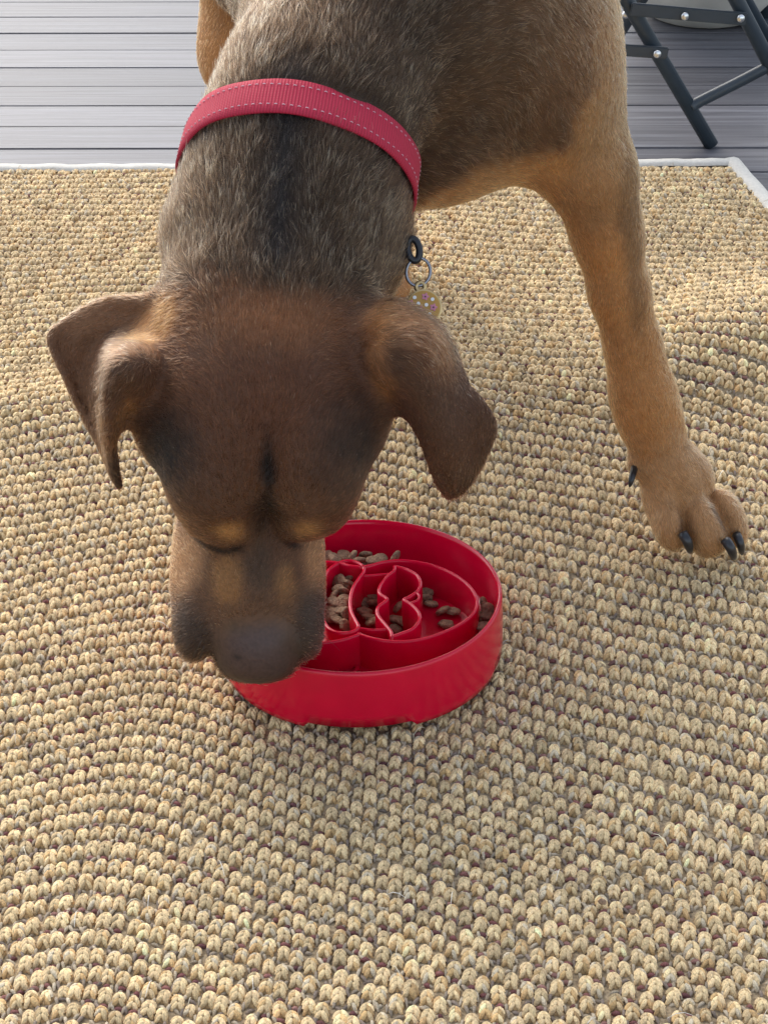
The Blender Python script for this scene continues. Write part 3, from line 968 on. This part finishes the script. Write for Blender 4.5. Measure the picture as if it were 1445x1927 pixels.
def coat(p):
    col = np.tile(np.array(AGOUTI), (len(p), 1))
    wag = np.ones(len(p))                                # how far the hairs are banded black and gold
    n1 = vnoise(p, 28, 1) * .16 + vnoise(p, 90, 2) * .10 + vnoise(p, 300, 3) * .07
    # everything low on the body behind the shoulders is tan (belly, legs)
    low = np.clip((.285 + .03 * n1 - p[:, 2]) / .05, 0, 1) * np.clip((p[:, 1] - 1.10) / .06, 0, 1)
    hind = np.clip((p[:, 1] - 1.40) / .08, 0, 1)
    w = np.maximum(low, hind * np.clip((.40 - p[:, 2]) / .06, 0, 1))
    col = col * (1 - w[:, None]) + np.array(TAN) * w[:, None]; wag *= 1 - w
    q = (p - V(980, 130, 1.13)) @ VIEW.T / np.array([.125, .115, .13])
    sh = np.clip((1 - np.linalg.norm(q, axis=1) - n1) / .7, 0, 1)
    col = col * (1 - sh[:, None]) + np.array((.135, .085, .050)) * sh[:, None]; wag *= 1 - .35 * sh
    q = (p - V(470, 860, 1.01)) @ VIEW.T / np.array([.145, .103, .13])
    hd = np.clip((1 - np.linalg.norm(q, axis=1) - n1 * .5) / .30, 0, 1) ** .6
    col = col * (1 - hd[:, None]) + np.array((.085, .046, .029)) * hd[:, None]; wag *= 1 - hd
    for c, r, rot, soft, cc in PC:
        q = (p - c) @ VIEW.T
        ca, sa = math.cos(rot), math.sin(rot)
        x = (ca * q[:, 0] + sa * q[:, 1]) / r[0]; y = (-sa * q[:, 0] + ca * q[:, 1]) / r[1]; z = q[:, 2] / r[2]
        d = np.sqrt(x * x + y * y + z * z) + n1 * (1.0 if r[0] > .02 else 1.5)
        w = np.clip((1 - d) / soft, 0, 1); w = w * w * (3 - 2 * w)
        col = col * (1 - w[:, None]) + cc * w[:, None]
        wag *= 1 - w * (.85 if cc.sum() < .33 else .9)
    # dark stripe down the nape
    a, b = V(520, 480, .96), V(545, 150, .98)
    t = np.clip(((p - a) @ (b - a)) / ((b - a) @ (b - a)), 0, 1)
    d = np.linalg.norm(p - a - t[:, None] * (b - a), axis=1)
    w = np.clip(1 - d / .020, 0, 1) * .8
    col = col * (1 - w[:, None]) + np.array((.014, .013, .014)) * w[:, None]; wag *= 1 - w * .9
    warm = np.clip((col[:, 0] / (col[:, 2] + 1e-4) - 1.15) / .5, 0, 1)[:, None]
    col = col * (1 + warm * (np.array([1.16, .98, .80]) - 1))
    return np.clip(col * (1 + n1[:, None] * .6), .004, .9), np.clip(wag, 0, 1)

dog = empty("dog", (0.05, 1.15, 0.0))
tag(dog, "brown and tan short haired dog with lowered head eating from the red bowl", "dog")
def to_dog(o):
    o.parent = dog
    o.matrix_parent_inverse = Matrix.Translation(dog.location).inverted()
    return o
bcol, bwag = coat(BV)
M_skin = attr_mat("coat_base", rough=0.75, noise=0.2, nscale=500, bump=0.25, spec=0.3)
body = to_dog(mesh_np("body", BV, BQ, M_skin, col=bcol * .8))
ga = body.data.attributes.new("gloss", 'FLOAT', 'POINT')
nd = np.linalg.norm(((BV - V(483, 1222, 1.02)) @ VIEW.T) / np.array([.027, .025, .033]), axis=1)
ga.data.foreach_set("value", np.clip((1 - nd) / .15, 0, 1).astype(np.float32))
nt_ = M_skin.node_tree
gn_ = nt_.nodes.new("ShaderNodeAttribute"); gn_.attribute_name = "gloss"
gm_ = nt_.nodes.new("ShaderNodeMapRange"); gm_.inputs[3].default_value, gm_.inputs[4].default_value = .78, .42
nt_.links.new(gn_.outputs["Fac"], gm_.inputs[0]); nt_.links.new(gm_.outputs[0], nt_.nodes["Principled BSDF"].inputs["Roughness"])

# --- fur
P0, P1, P2_, P3_ = (BV[BQ[:, i]] for i in range(4))
fc = (P0 + P1 + P2_ + P3_) / 4
fn = np.cross(P2_ - P0, P3_ - P1); area = np.linalg.norm(fn, axis=1) / 2
fn = fn / (np.linalg.norm(fn, axis=1)[:, None] + 1e-12)
def view_of(p):
    q = (p - EYE) @ VIEW.T
    return CX + F * q[:, 0] / q[:, 2], CY + F * q[:, 1] / q[:, 2], q[:, 2]
facing = ((EYE - fc) * fn).sum(1) / np.linalg.norm(EYE - fc, axis=1)
dens = np.where(fc[:, 1] < 1.25, 1.0, .25) * np.where(facing > -.35, 1.0, .25)
nose_c = V(483, 1222, 1.02)
bald = (np.linalg.norm(((fc - nose_c) @ VIEW.T) / np.array([.0245, .0225, .030]), axis=1) < 1)
dens[bald] = 0
dens[fc[:, 2] < .013] = 0
# --- collar loop measured on the neck, fur is pressed flat beneath it
CC = V(552, 332, 1.045)
ca_ = V(766, 360, 1.045) - V(335, 300, 1.045); ca_ /= np.linalg.norm(ca_)
cb_ = V(532, 176, .975) - CC; cb_ -= ca_ * cb_.dot(ca_); cb_ /= np.linalg.norm(cb_)
cn_ = np.cross(ca_, cb_)
if cn_ @ UPV < 0: cn_ = -cn_
HW = .0110
NT = 160
ths = np.arange(NT) * 2 * np.pi / NT
cdir = np.cos(ths)[:, None] * ca_ + np.sin(ths)[:, None] * cb_
SS = np.linspace(-1, 1, 7)
RAD = np.zeros((len(SS), NT))
for si, s_ in enumerate(SS):
    c0 = CC + cn_ * s_ * HW
    rs = np.linspace(.02, .13, 111)
    fv = field_at(c0[None, None] + cdir[:, None] * rs[None, :, None])
    hit = np.argmax(fv > .0030, axis=1)
    rr_ = rs[hit]; rr_[hit == 0] = .085
    ft = np.fft.rfft(np.minimum(rr_, .074)); ft[7:] = 0
    RAD[si] = np.fft.irfft(ft, NT)
RAD = RAD * .4 + np.median(RAD, 0)[None] * .6 + .0006
def strap_pt(s_, th_, lift_=0.0):
    i = (np.asarray(th_) / (2 * np.pi) * NT) % NT
    i0 = np.floor(i).astype(int) % NT; tt = i - np.floor(i)
    j = (np.asarray(s_) + 1) / 2 * (len(SS) - 1)
    j0 = np.clip(np.floor(j).astype(int), 0, len(SS) - 2); uu = j - j0
    rr_ = ((RAD[j0, i0] * (1 - tt) + RAD[j0, (i0 + 1) % NT] * tt) * (1 - uu) + (RAD[j0 + 1, i0] * (1 - tt) + RAD[j0 + 1, (i0 + 1) % NT] * tt) * uu)
    d_ = np.cos(th_)[..., None] * ca_ + np.sin(th_)[..., None] * cb_
    return CC + cn_ * (np.asarray(s_) * HW)[..., None] + d_ * (rr_ + lift_)[..., None]
rel = fc - CC
ax_ = rel @ cn_
rp = np.linalg.norm(rel - ax_[:, None] * cn_, axis=1)
under = (np.abs(ax_) < HW * .88) & (rp < .115) & (fc[:, 1] < 1.2)
dens[under] = 0

NH = 380000
w = area * dens; cs = np.cumsum(w); cs /= cs[-1]
pick = np.minimum(np.searchsorted(cs, rng.random(NH)), len(fc) - 1)
u_, v_ = rng.random((2, NH, 1))
root = (P0[pick] * (1 - u_) * (1 - v_) + P1[pick] * u_ * (1 - v_) + P2_[pick] * u_ * v_ + P3_[pick] * (1 - u_) * v_)
nrm = fn[pick]
FLOW = [  # px,py,Z, direction in the survey frame (right, down, away)
    (500, 900, .95, 0, -1, 0), (500, 750, .94, 0, -1, 0), (500, 600, .95, 0, -1, 0), (380, 850, .96, -.5, -1, .2), (620, 850, .96, .5, -1, .2),
    (330, 720, .97, -.8, -.7, .3), (670, 720, .97, .8, -.7, .3), (270, 850, 1.0, -.3, -1, .6), (700, 850, 1.0, .3, -1, .6),
    (480, 1060, 1.0, 0, -1, 0), (360, 1060, 1.02, -.5, -.6, .5), (590, 1060, 1.02, .5, -.6, .5), (350, 1160, 1.03, -.5, .3, .6), (590, 1160, 1.03, .5, .3, .6), (480, 1150, 1.0, 0, -1, .2),
    (420, 1000, .98, -.6, -.6, 0), (580, 1000, .98, .6, -.6, 0),
    (500, 480, .96, 0, -1, .1), (380, 430, .99, -.35, -1, .2), (660, 430, .99, .35, -1, .2), (540, 300, .97, .05, -1, .1), (420, 280, .99, -.2, -1, .2), (680, 320, 1.0, .5, -.8, .3),
    (560, 80, .99, .1, -1, .1), (480, 60, 1.03, -.1, -1, .3), (700, 80, 1.03, .3, -1, .2), (850, 100, 1.05, .55, -.45, .3), (1000, 80, 1.08, .6, .6, .2), (850, 280, 1.06, .8, .25, .2), (980, 250, 1.08, .7, .7, .2),
    (1080, 150, 1.10, .5, 1, .2), (950, 360, 1.1, .9, .0, .3), (1110, 330, 1.1, .1, 1, .1), (1140, 500, 1.15, .1, 1, .1), (1190, 650, 1.18, .15, 1, .1), (1210, 750, 1.19, .2, 1, .1), (1260, 900, 1.19, .5, 1, 0), (1330, 980, 1.19, .4, 1, 0),
    (720, 640, .95, .8, .5, 0), (790, 620, .96, .9, .4, .1), (830, 740, .97, .5, 1, .2), (870, 850, .99, 0, 1, .4),
    (280, 600, .97, -.9, .3, 0), (200, 600, .99, -1, .2, .1), (220, 720, .96, -.5, .8, .1), (150, 700, 1.0, -.2, 1, .2), (215, 860, .99, .2, 1, .3),
]
FP = np.array([V(a, b, c) for a, b, c, *_ in FLOW]); FD = np.array([np.array([a, b, c]) @ VIEW for *_, a, b, c in FLOW])
FD /= np.linalg.norm(FD, axis=1)[:, None]
def flow(p):
    out = np.zeros_like(p)
    for i in range(0, len(p), 50000):
        q = p[i:i + 50000]
        d2 = ((q[:, None] - FP[None]) ** 2).sum(-1) + 2e-4
        w_ = 1 / d2 ** 2
        out[i:i + 50000] = (w_[..., None] * FD[None]).sum(1) / w_.sum(1)[:, None]
    out[p[:, 1] > 1.28] = (0, .35, -1)
    return out
fl = flow(root)
swirl = np.stack([vnoise(root, 55, 11 + i) for i in range(3)], -1) * .35 + np.stack([vnoise(root, 190, 21 + i) for i in range(3)], -1) * .25
fl = fl + swirl + rng.normal(0, .16, fl.shape)
fl -= nrm * (fl * nrm).sum(1, keepdims=True)
fl /= np.linalg.norm(fl, axis=1, keepdims=True) + 1e-9
hcol, hwag = coat(root)
vx_, vy_, vz_ = view_of(root)
def near(px, py, Z, r):
    return np.exp(-((np.linalg.norm(root - V(px, py, Z), axis=1) / r) ** 2))
length = .0042 + .0066 * hwag
onleg = (root[:, 2] < .25) & (root[:, 1] > 1.0)
length = np.where(onleg & (hwag < .5), .0045, length)
muz = near(470, 1120, 1.03, .055)
length = length * (1 - .55 * muz)
earw = np.maximum(near(840, 800, .98, .05), near(160, 720, 1.0, .05))
length = length * (1 - .45 * earw) + .0025 * near(720, 640, .96, .025) + .0025 * near(280, 600, .97, .025)
length = length * rng.uniform(.65, 1.25, NH)
lift = .22 + .12 * hwag + rng.normal(0, .09, NH)
lift = np.clip(lift - .14 * muz - .1 * earw, .1, .9)
K = 5
t = np.linspace(0, 1, K)
d0 = fl * np.cos(lift)[:, None] + nrm * np.sin(lift)[:, None]
pts = root[:, None] + d0[:, None] * (length[:, None] * t)[..., None] - nrm[:, None] * ((length * np.sin(lift) * .55)[:, None] * t ** 2)[..., None]
pts = pts + rng.normal(0, 1, (NH, 1, 3)) * (length[:, None] * .10 * t ** 2)[..., None]
rad = (.000085 + .00003 * hwag)[:, None] * (1 - .78 * t ** 1.5)[None] * rng.uniform(.8, 1.3, (NH, 1))
rad[hwag < .5] *= 1.3
clump = vnoise(root, 520, 31) * .6 + vnoise(root, 110, 32) * .3 + rng.normal(0, .30, NH)
gold = (clump > .34) & (rng.random(NH) < hwag)
c_root = hcol * rng.lognormal(0, .42, (NH, 1)) * (1 + .30 * vnoise(root, 260, 41) + .18 * vnoise(root, 110, 42))[:, None]
c_tip = c_root * (1.25 + .2 * rng.random((NH, 1)))
gcol = np.array([.58, .43, .25]) * rng.lognormal(0, .25, (NH, 1))
c_tip[gold] = gcol[gold]; rad[gold] *= 1.7
c_root[gold] = c_root[gold] * .8
white = (rng.random(NH) < .004) & (vy_ < 1000)
c_tip[white] = (.55, .5, .45)
hc = bpy.data.hair_curves.new("fur")
hc.add_curves([K] * NH)
hc.attributes["position"].data.foreach_set("vector", (pts - np.array(dog.location)).astype(np.float32).ravel()) if "position" in hc.attributes else hc.position_data.foreach_set("vector", (pts - np.array(dog.location)).astype(np.float32).ravel())
ra = hc.attributes.get("radius") or hc.attributes.new("radius", 'FLOAT', 'POINT')
ra.data.foreach_set("value", rad.astype(np.float32).ravel())
pc = hc.attributes.new("col", 'FLOAT_COLOR', 'POINT')
mixw = np.clip((t - .45) / .3, 0, 1)[None, :, None]
cc = np.ones((NH, K, 4), np.float32)
cc[..., :3] = np.clip(c_root[:, None] * (1 - mixw) + c_tip[:, None] * mixw, .003, .9)
pc.data.foreach_set("color", cc.ravel())
def fur_mat():
    m, nt, N, L, b = new_mat("fur")
    at = N.new("ShaderNodeAttribute"); at.attribute_name = "col"
    h = N.new("ShaderNodeBsdfHairPrincipled")
    h.parametrization = 'COLOR'
    h.inputs["Roughness"].default_value = 0.45
    h.inputs["IOR"].default_value = 1.24
    h.inputs["Radial Roughness"].default_value = 0.5
    L.new(at.outputs["Color"], h.inputs["Color"])
    L.new(h.outputs[0], N["Material Output"].inputs["Surface"])
    return m
M_fur = fur_mat()
hc.materials.append(M_fur)
fur = bpy.data.objects.new("fur", hc)
COL.objects.link(fur); fur.parent = dog
tag(fur, kind="stuff")

# --- claws
M_claw = simple("claw_horn", (0.018, 0.018, 0.02), 0.35, noise=0.3, nscale=300)
def claw(pts_, r0, name="claw"):
    P = smooth_path([V(*p) for p in pts_], 9)
    rr = r0 * np.sqrt(np.clip(1 - (np.linspace(0, .97, 9)) ** 2.4, .02, 1))
    v, f = tube_vf(P, rr, 10)
    to_dog(mesh_np(name, v, f, M_claw))
claw([(1284, 1004, 1.203), (1292, 1018, 1.201), (1296, 1030, 1.206), (1298, 1040, 1.216)], .0036)
claw([(1364, 1016, 1.203), (1373, 1030, 1.201), (1378, 1042, 1.206), (1381, 1052, 1.216)], .0036)
claw([(1385, 1006, 1.213), (1391, 1020, 1.209), (1394, 1033, 1.214), (1395, 1043, 1.224)], .0031)
claw([(1193, 880, 1.217), (1190, 893, 1.211), (1187, 905, 1.209), (1184, 916, 1.212)], .0024)
# --- whiskers
def whisker(a, b, sag):
    A, B_ = V(*a), V(*b)
    P = np.array([A * (1 - s) + B_ * s + np.array([0, 0, -sag * s * s]) for s in np.linspace(0, 1, 8)])
    v, f = tube_vf(P, .00016 * (1 - .7 * np.linspace(0, 1, 8)), 4)
    o = to_dog(mesh_np("whisker", v, f, M_whisk))
M_whisk = simple("whisker_hair", (0.03, 0.026, 0.022), 0.4)
for a, b, s in [((365, 1140, 1.02), (302, 1128, 1.03), .004), ((360, 1160, 1.02), (290, 1195, 1.03), .004), ((362, 1175, 1.02), (310, 1230, 1.03), .003), ((372, 1190, 1.02), (318, 1258, 1.03), .003),
                ((380, 1205, 1.02), (345, 1268, 1.03), .002), ((385, 1215, 1.02), (362, 1275, 1.03), .002), ((368, 1150, 1.02), (295, 1160, 1.03), .004), ((588, 1180, 1.03), (640, 1215, 1.05), .004)]:
    whisker(a, b, s)
# ------------------------------------------------------------------ collar
def webbing_mat():
    m, nt, N, L, b = new_mat("red_webbing")
    b.inputs["Roughness"].default_value = 0.7
    at = N.new("ShaderNodeAttribute"); at.attribute_name = "weave"
    sp = N.new("ShaderNodeSeparateXYZ")
    L.new(at.outputs["Vector"], sp.inputs[0])
    def wave(sock, freq):
        mu = N.new("ShaderNodeMath"); mu.operation = 'MULTIPLY'; mu.inputs[1].default_value = freq
        sn = N.new("ShaderNodeMath"); sn.operation = 'SINE'
        L.new(sock, mu.inputs[0]); L.new(mu.outputs[0], sn.inputs[0])
        return sn.outputs[0]
    w1 = wave(sp.outputs[0], 2 * math.pi * 560)
    w2 = wave(sp.outputs[1], 2 * math.pi * 900)
    mu = N.new("ShaderNodeMath"); mu.operation = 'MULTIPLY_ADD'; mu.inputs[1].default_value = 0.35
    L.new(w2, mu.inputs[0]); L.new(w1, mu.inputs[2])
    bp = N.new("ShaderNodeBump"); bp.inputs["Strength"].default_value = 0.35; bp.inputs["Distance"].default_value = 0.0008
    L.new(mu.outputs[0], bp.inputs["Height"]); L.new(bp.outputs[0], b.inputs["Normal"])
    mr = N.new("ShaderNodeMapRange"); mr.inputs[1].default_value = -1.3; mr.inputs[2].default_value = 1.3
    L.new(mu.outputs[0], mr.inputs[0])
    mx = N.new("ShaderNodeMix"); mx.data_type = 'RGBA'
    mx.inputs[6].default_value = (0.34, 0.005, 0.026, 1); mx.inputs[7].default_value = (0.52, 0.012, 0.050, 1)
    L.new(mr.outputs[0], mx.inputs[0]); L.new(mx.outputs[2], b.inputs["Base Color"])
    return m
M_web = webbing_mat()
collar = empty("dog_collar", tuple(CC))
tag(collar, "red woven dog collar with two rows of white stitching around the neck", "dog collar")
def to_col(o, par=None):
    o.parent = par or collar
    o.matrix_parent_inverse = Matrix.Translation((par or collar).location).inverted()
    return o
prof = [(-1, -.0009), (-1.01, 0), (-.97, .0009), (-.6, .0012), (0, .0013), (.6, .0012), (.97, .0009), (1.01, 0), (1, -.0009)]
n_t = 320
tv = np.arange(n_t) * 2 * np.pi / n_t
verts = np.stack([strap_pt(np.full(n_t, np.clip(s_, -1, 1)), tv, l_ + (.0004 * np.sin(tv * 9) if abs(s_) > .9 else 0) + np.zeros(n_t)) + cn_ * (s_ - np.clip(s_, -1, 1)) * HW for s_, l_ in prof], 1)
q = np.arange(n_t * len(prof)).reshape(n_t, -1); q = np.vstack([q, q[:1]])
f = np.stack([q[:-1, :-1], q[1:, :-1], q[1:, 1:], q[:-1, 1:]], -1).reshape(-1, 4)
strap = to_col(mesh_np("strap", verts.reshape(-1, 3), f, M_web))
a = strap.data.attributes.new("weave", 'FLOAT_VECTOR', 'POINT')
wv = np.zeros((n_t, len(prof), 3), np.float32)
wv[..., 0] = (tv * .075)[:, None]; wv[..., 1] = (np.array([p[0] for p in prof]) * HW)[None]
a.data.foreach_set("vector", wv.ravel())
M_thread = simple("white_thread", (0.60, 0.40, 0.44), 0.7)
sv, sf, nb = [], [], 0
for s_ in (-.58, .62):
    for k_ in range(112):
        t0 = k_ * 2 * math.pi / 112
        tt = t0 + np.linspace(0, .021, 4)
        P = strap_pt(np.full(4, s_), tt, np.array([.0012, .0016, .0016, .0012]))
        v, f = tube_vf(P, .00024, 5)
        sv.append(v); sf.append(f[0] + nb); nb += len(v)
o = to_col(mesh_np("stitching", np.concatenate(sv), np.concatenate(sf), M_thread)); tag(o, kind="stuff")
M_black = simple("black_plastic", (0.012, 0.012, 0.015), 0.35)
M_steel = simple("dark_steel", (0.30, 0.29, 0.30), 0.25, metal=1.0)
M_gold = simple("mustard_enamel", (0.50, 0.27, 0.045), 0.3, noise=0.08)
M_tagm = simple("brushed_tag_metal", (0.55, 0.40, 0.20), 0.4, metal=1.0)
M_pink = simple("pink_enamel", (0.62, 0.22, 0.30), 0.35)
M_whit = simple("white_enamel", (0.85, 0.85, 0.82), 0.3)
def vring(cx, cy, Z, rx, ry, n, tilt=0.0, rot=0.0):
    s = Z / F; c0 = V(cx, cy, Z)
    out = []
    for t_ in np.linspace(0, 2 * math.pi, n, endpoint=False):
        x, y = rx * math.cos(t_), ry * math.sin(t_)
        x, y = x * math.cos(rot) - y * math.sin(rot), x * math.sin(rot) + y * math.cos(rot)
        out.append(c0 + s * (RGT * x * math.cos(tilt) - UPV * y + FWD * x * math.sin(tilt)))
    return np.array(out)
ZT = 1.022
v, f = tube_vf(vring(778, 470, ZT, 11, 21, 26, rot=R(-10)), .0021, 10, True)
to_col(mesh_np("tag_loop", v, f, M_black))
idt = empty("dog_tag", tuple(V(797, 579, ZT)))
tag(idt, "round mustard dog tag with pink flowers and white dots on a split ring", "dog tag")
for k_ in (0, 1):
    v, f = tube_vf(vring(787, 512, ZT + .0012 * k_, 22.5, 26.5, 40, rot=R(10)), .00095, 8, True)
    to_col(mesh_np("split_ring", v, f, M_steel), idt)
# disc with a hanging ear
def disc(cx, cy, Z, r, th, name, mat, n=48, z0=0.0, lobes=0):
    s = Z / F; c0 = V(cx, cy, Z) - FWD * z0
    vs2 = []
    for k_, (rr_, zz_) in enumerate(((.93, 0), (1.0, .25), (1.0, .75), (.93, 1))):
        for i in range(n):
            t_ = 2 * math.pi * i / n
            q_ = rr_ * (1 + (.24 * math.cos(lobes * t_) if lobes else 0))
            vs2.append(c0 + s * r * q_ * (RGT * math.cos(t_) - UPV * math.sin(t_)) - FWD * th * zz_)
    q = np.arange(4 * n).reshape(4, n)
    f = np.stack([q[:-1], np.roll(q, -1, 1)[:-1], np.roll(q, -1, 1)[1:], q[1:]], -1).reshape(-1, 4)
    return to_col(mesh_np(name, np.array(vs2), [f[:, ::-1], q[3:4], q[0:1, ::-1]], mat, smooth=False), idt)
disc(797, 579, ZT, 34.5, .0014, "rim", M_tagm)
disc(797, 579, ZT, 31, .0004, "enamel_face", M_gold, z0=.0015)
v, f = tube_vf(vring(791, 540, ZT + .0002, 8, 8, 24), .0014, 8, True)
to_col(mesh_np("eyelet", v, f, M_tagm), idt)
for (x, y) in ((779.9, 560.6), (813.5, 564), (787, 572), (801.9, 574.4), (808, 592), (782, 590), (795, 600)):
    disc(x, y, ZT, 3.5, .0003, "white_dot", M_whit, 14, z0=.0020)
for (x, y) in ((800, 559), (815.3, 579), (773, 572), (791, 583), (799, 596)):
    disc(x, y, ZT, 6.0, .0003, "pink_flower", M_pink, 40, z0=.0020, lobes=5)
    disc(x, y, ZT, 1.6, .0002, "flower_centre", M_black, 10, z0=.0024)

# ------------------------------------------------------------------ folding chair behind the rug
M_chair = simple("blue_grey_paint", (0.030, 0.042, 0.054), 0.42, noise=0.12, nscale=60, bump=0.05)
M_bolt = simple("zinc_bolt", (0.72, 0.72, 0.70), 0.3, metal=1.0)
def onY(px, py, Y):
    Z = Y / (CP + (CY - py) / F * SP)
    return V(px, py, Z)
chair = empty("folding_chair", tuple(onY(1345, 285, 1.86) * np.array([1, 1, 0])))
tag(chair, "folding chair with dark blue grey tube legs standing behind the rug", "folding chair")
def to_ch(o, par=None):
    o.parent = par or chair
    o.matrix_parent_inverse = Matrix.Translation(chair.location).inverted()
    return o
def ext(a, b, za, zb):
    """the line a-b carried on to the heights za and zb"""
    d = (b - a) / (b[2] - a[2])
    return a + d * (za - a[2]), a + d * (zb - a[2])
def ctube(pts_, r_, name, par=None, sides=14):
    v, f = tube_vf(pts_, r_, sides)
    return to_ch(mesh_np(name, v, f, M_chair), par)
def flatbar(a, b, h_, th_, name, par=None):
    d = (b - a) / np.linalg.norm(b - a)
    yv = np.array([0, 1.0, 0]); up_ = np.cross(d, yv); up_ /= np.linalg.norm(up_)
    yv = np.cross(up_, d)
    bm = bmesh.new()
    bmesh.ops.create_cube(bm, size=1)
    L_ = np.linalg.norm(b - a)
    M_ = Matrix(((d[0], yv[0], up_[0], 0), (d[1], yv[1], up_[1], 0), (d[2], yv[2], up_[2], 0), (0, 0, 0, 1)))
    for vv_ in bm.verts:
        vv_.co = Vector((vv_.co.x * L_, vv_.co.y * th_, vv_.co.z * h_))
    bmesh.ops.bevel(bm, geom=list(bm.edges), offset=.0012, segments=2, affect='EDGES')
    bm.transform(Matrix.Translation((a + b) / 2) @ M_)
    return to_ch(bm_obj(name, bm, M_chair, None, smooth=False), par)
def bolt(px, py, Y, par=None):
    c0 = onY(px, py, Y)
    bm = bmesh.new()
    bmesh.ops.create_uvsphere(bm, u_segments=14, v_segments=8, radius=.0042)
    for vv_ in bm.verts: vv_.co.y *= .55
    bm.transform(Matrix.Translation(c0))
    to_ch(bm_obj("bolt", bm, M_bolt, None), par)
YC = 1.86
a1, a2 = onY(1345, 285, YC), onY(1178, 0, YC)
fa, ta = ext(a1, a2, .002, .44)
ctube([fa, (fa + ta) / 2, ta], .0078, "leg")
b1, b2 = onY(1445, 115, YC), onY(1385, 0, YC)
fb, tb = ext(b1, b2, .002, .44)
ctube([fb, (fb + tb) / 2, tb], .0078, "leg")
s0, s1 = onY(1306, 196, YC), onY(1470, 112, YC)
ctube(smooth_path([onY(1300, 200, YC), onY(1322, 188, YC), onY(1390, 154, YC), s1], 12), [.0085, .0072] + [.0060] * 10, "stretcher")
flatbar(onY(1186, 17, YC - .011), onY(1404, 36, YC - .011), .0135, .004, "side_link")
for p_ in ((1288, 31), (1393, 35)): bolt(*p_, YC - .016)
flatbar(onY(1120, 90, YC - .011), onY(1256, 100, YC - .011), .0125, .004, "brace")
bolt(1236, 102, YC - .018)
c1, c2 = onY(1150, 83, YC + .09), onY(1190, 22, YC + .09)
fc1, tc1 = ext(c1, c2, .002, .44)
ctube([fc1, (fc1 + tc1) / 2, tc1], .0072, "leg")
bolt(1177, 28, YC + .078)
d1 = fb + np.array([.02, .30, 0]); d2 = tb + np.array([0, .30, 0])
ctube([d1, (d1 + d2) / 2, d2], .0078, "leg")
ctube([ta, ta + np.array([0, .34, 0])], .0078, "seat_rail"); ctube([tb, tb + np.array([0, .34, 0])], .0078, "seat_rail")
bm = bmesh.new(); bmesh.ops.create_cube(bm, size=1)
for vv_ in bm.verts: vv_.co = Vector((vv_.co.x * (tb[0] - ta[0] + .02), vv_.co.y * .34, vv_.co.z * .012))
bmesh.ops.bevel(bm, geom=list(bm.edges), offset=.004, segments=2, affect='EDGES')
bm.transform(Matrix.Translation(((ta[0] + tb[0]) / 2, YC + .17, .452)))
to_ch(bm_obj("seat", bm, M_chair, None, smooth=False))

# ------------------------------------------------------------------ planter and pole behind the chair
M_pot = simple("pale_glazed_pot", (0.62, 0.59, 0.52), 0.45, noise=0.2, nscale=14, bump=0.15, bscale=60)
M_soil = simple("soil", (0.05, 0.035, 0.025), 0.95, noise=0.4, nscale=90, bump=0.8)
pc_ = G(1322, 33)
pot = empty("planter", (pc_[0], pc_[1] + .01, 0))
tag(pot, "rounded cream planter on the deck behind the folding chair", "planter")
n = 64
prof = [(.0, .001), (.062, .001), (.070, .004), (.088, .022), (.118, .06), (.145, .12), (.150, .19), (.138, .25), (.132, .27), (.142, .285), (.142, .295), (.128, .295), (.124, .275)]
vs2 = np.array([[(r_ * math.cos(t_), r_ * math.sin(t_), z_) for t_ in np.arange(n) * 2 * np.pi / n] for r_, z_ in prof]).reshape(-1, 3)
q = np.arange(len(prof) * n).reshape(-1, n)
f = np.stack([q[:-1], np.roll(q, -1, 1)[:-1], np.roll(q, -1, 1)[1:], q[1:]], -1).reshape(-1, 4)
mesh_np("pot_body", vs2, f, M_pot, pot)
vs2 = np.array([(.125 * math.cos(t_), .125 * math.sin(t_), .272) for t_ in np.arange(n) * 2 * np.pi / n])
mesh_np("soil", vs2, [np.arange(n)[None]], M_soil, pot, smooth=False)
pl = G(1434, 52)
pole = empty("metal_stand", (pl[0], pl[1], 0))
tag(pole, "dark metal stand with round foot beside the cream planter", "stand")
v, f = tube_vf([(0, 0, .005), (0, 0, .3), (0, 0, .6)], .0085, 14)
mesh_np("pole", v, f, M_chair, pole)
v, f = tube_vf([(0, 0, .0), (0, 0, .004), (0, 0, .011), (0, 0, .014)], [.024, .025, .022, .010], 24)
mesh_np("foot", v, f, M_chair, pole)
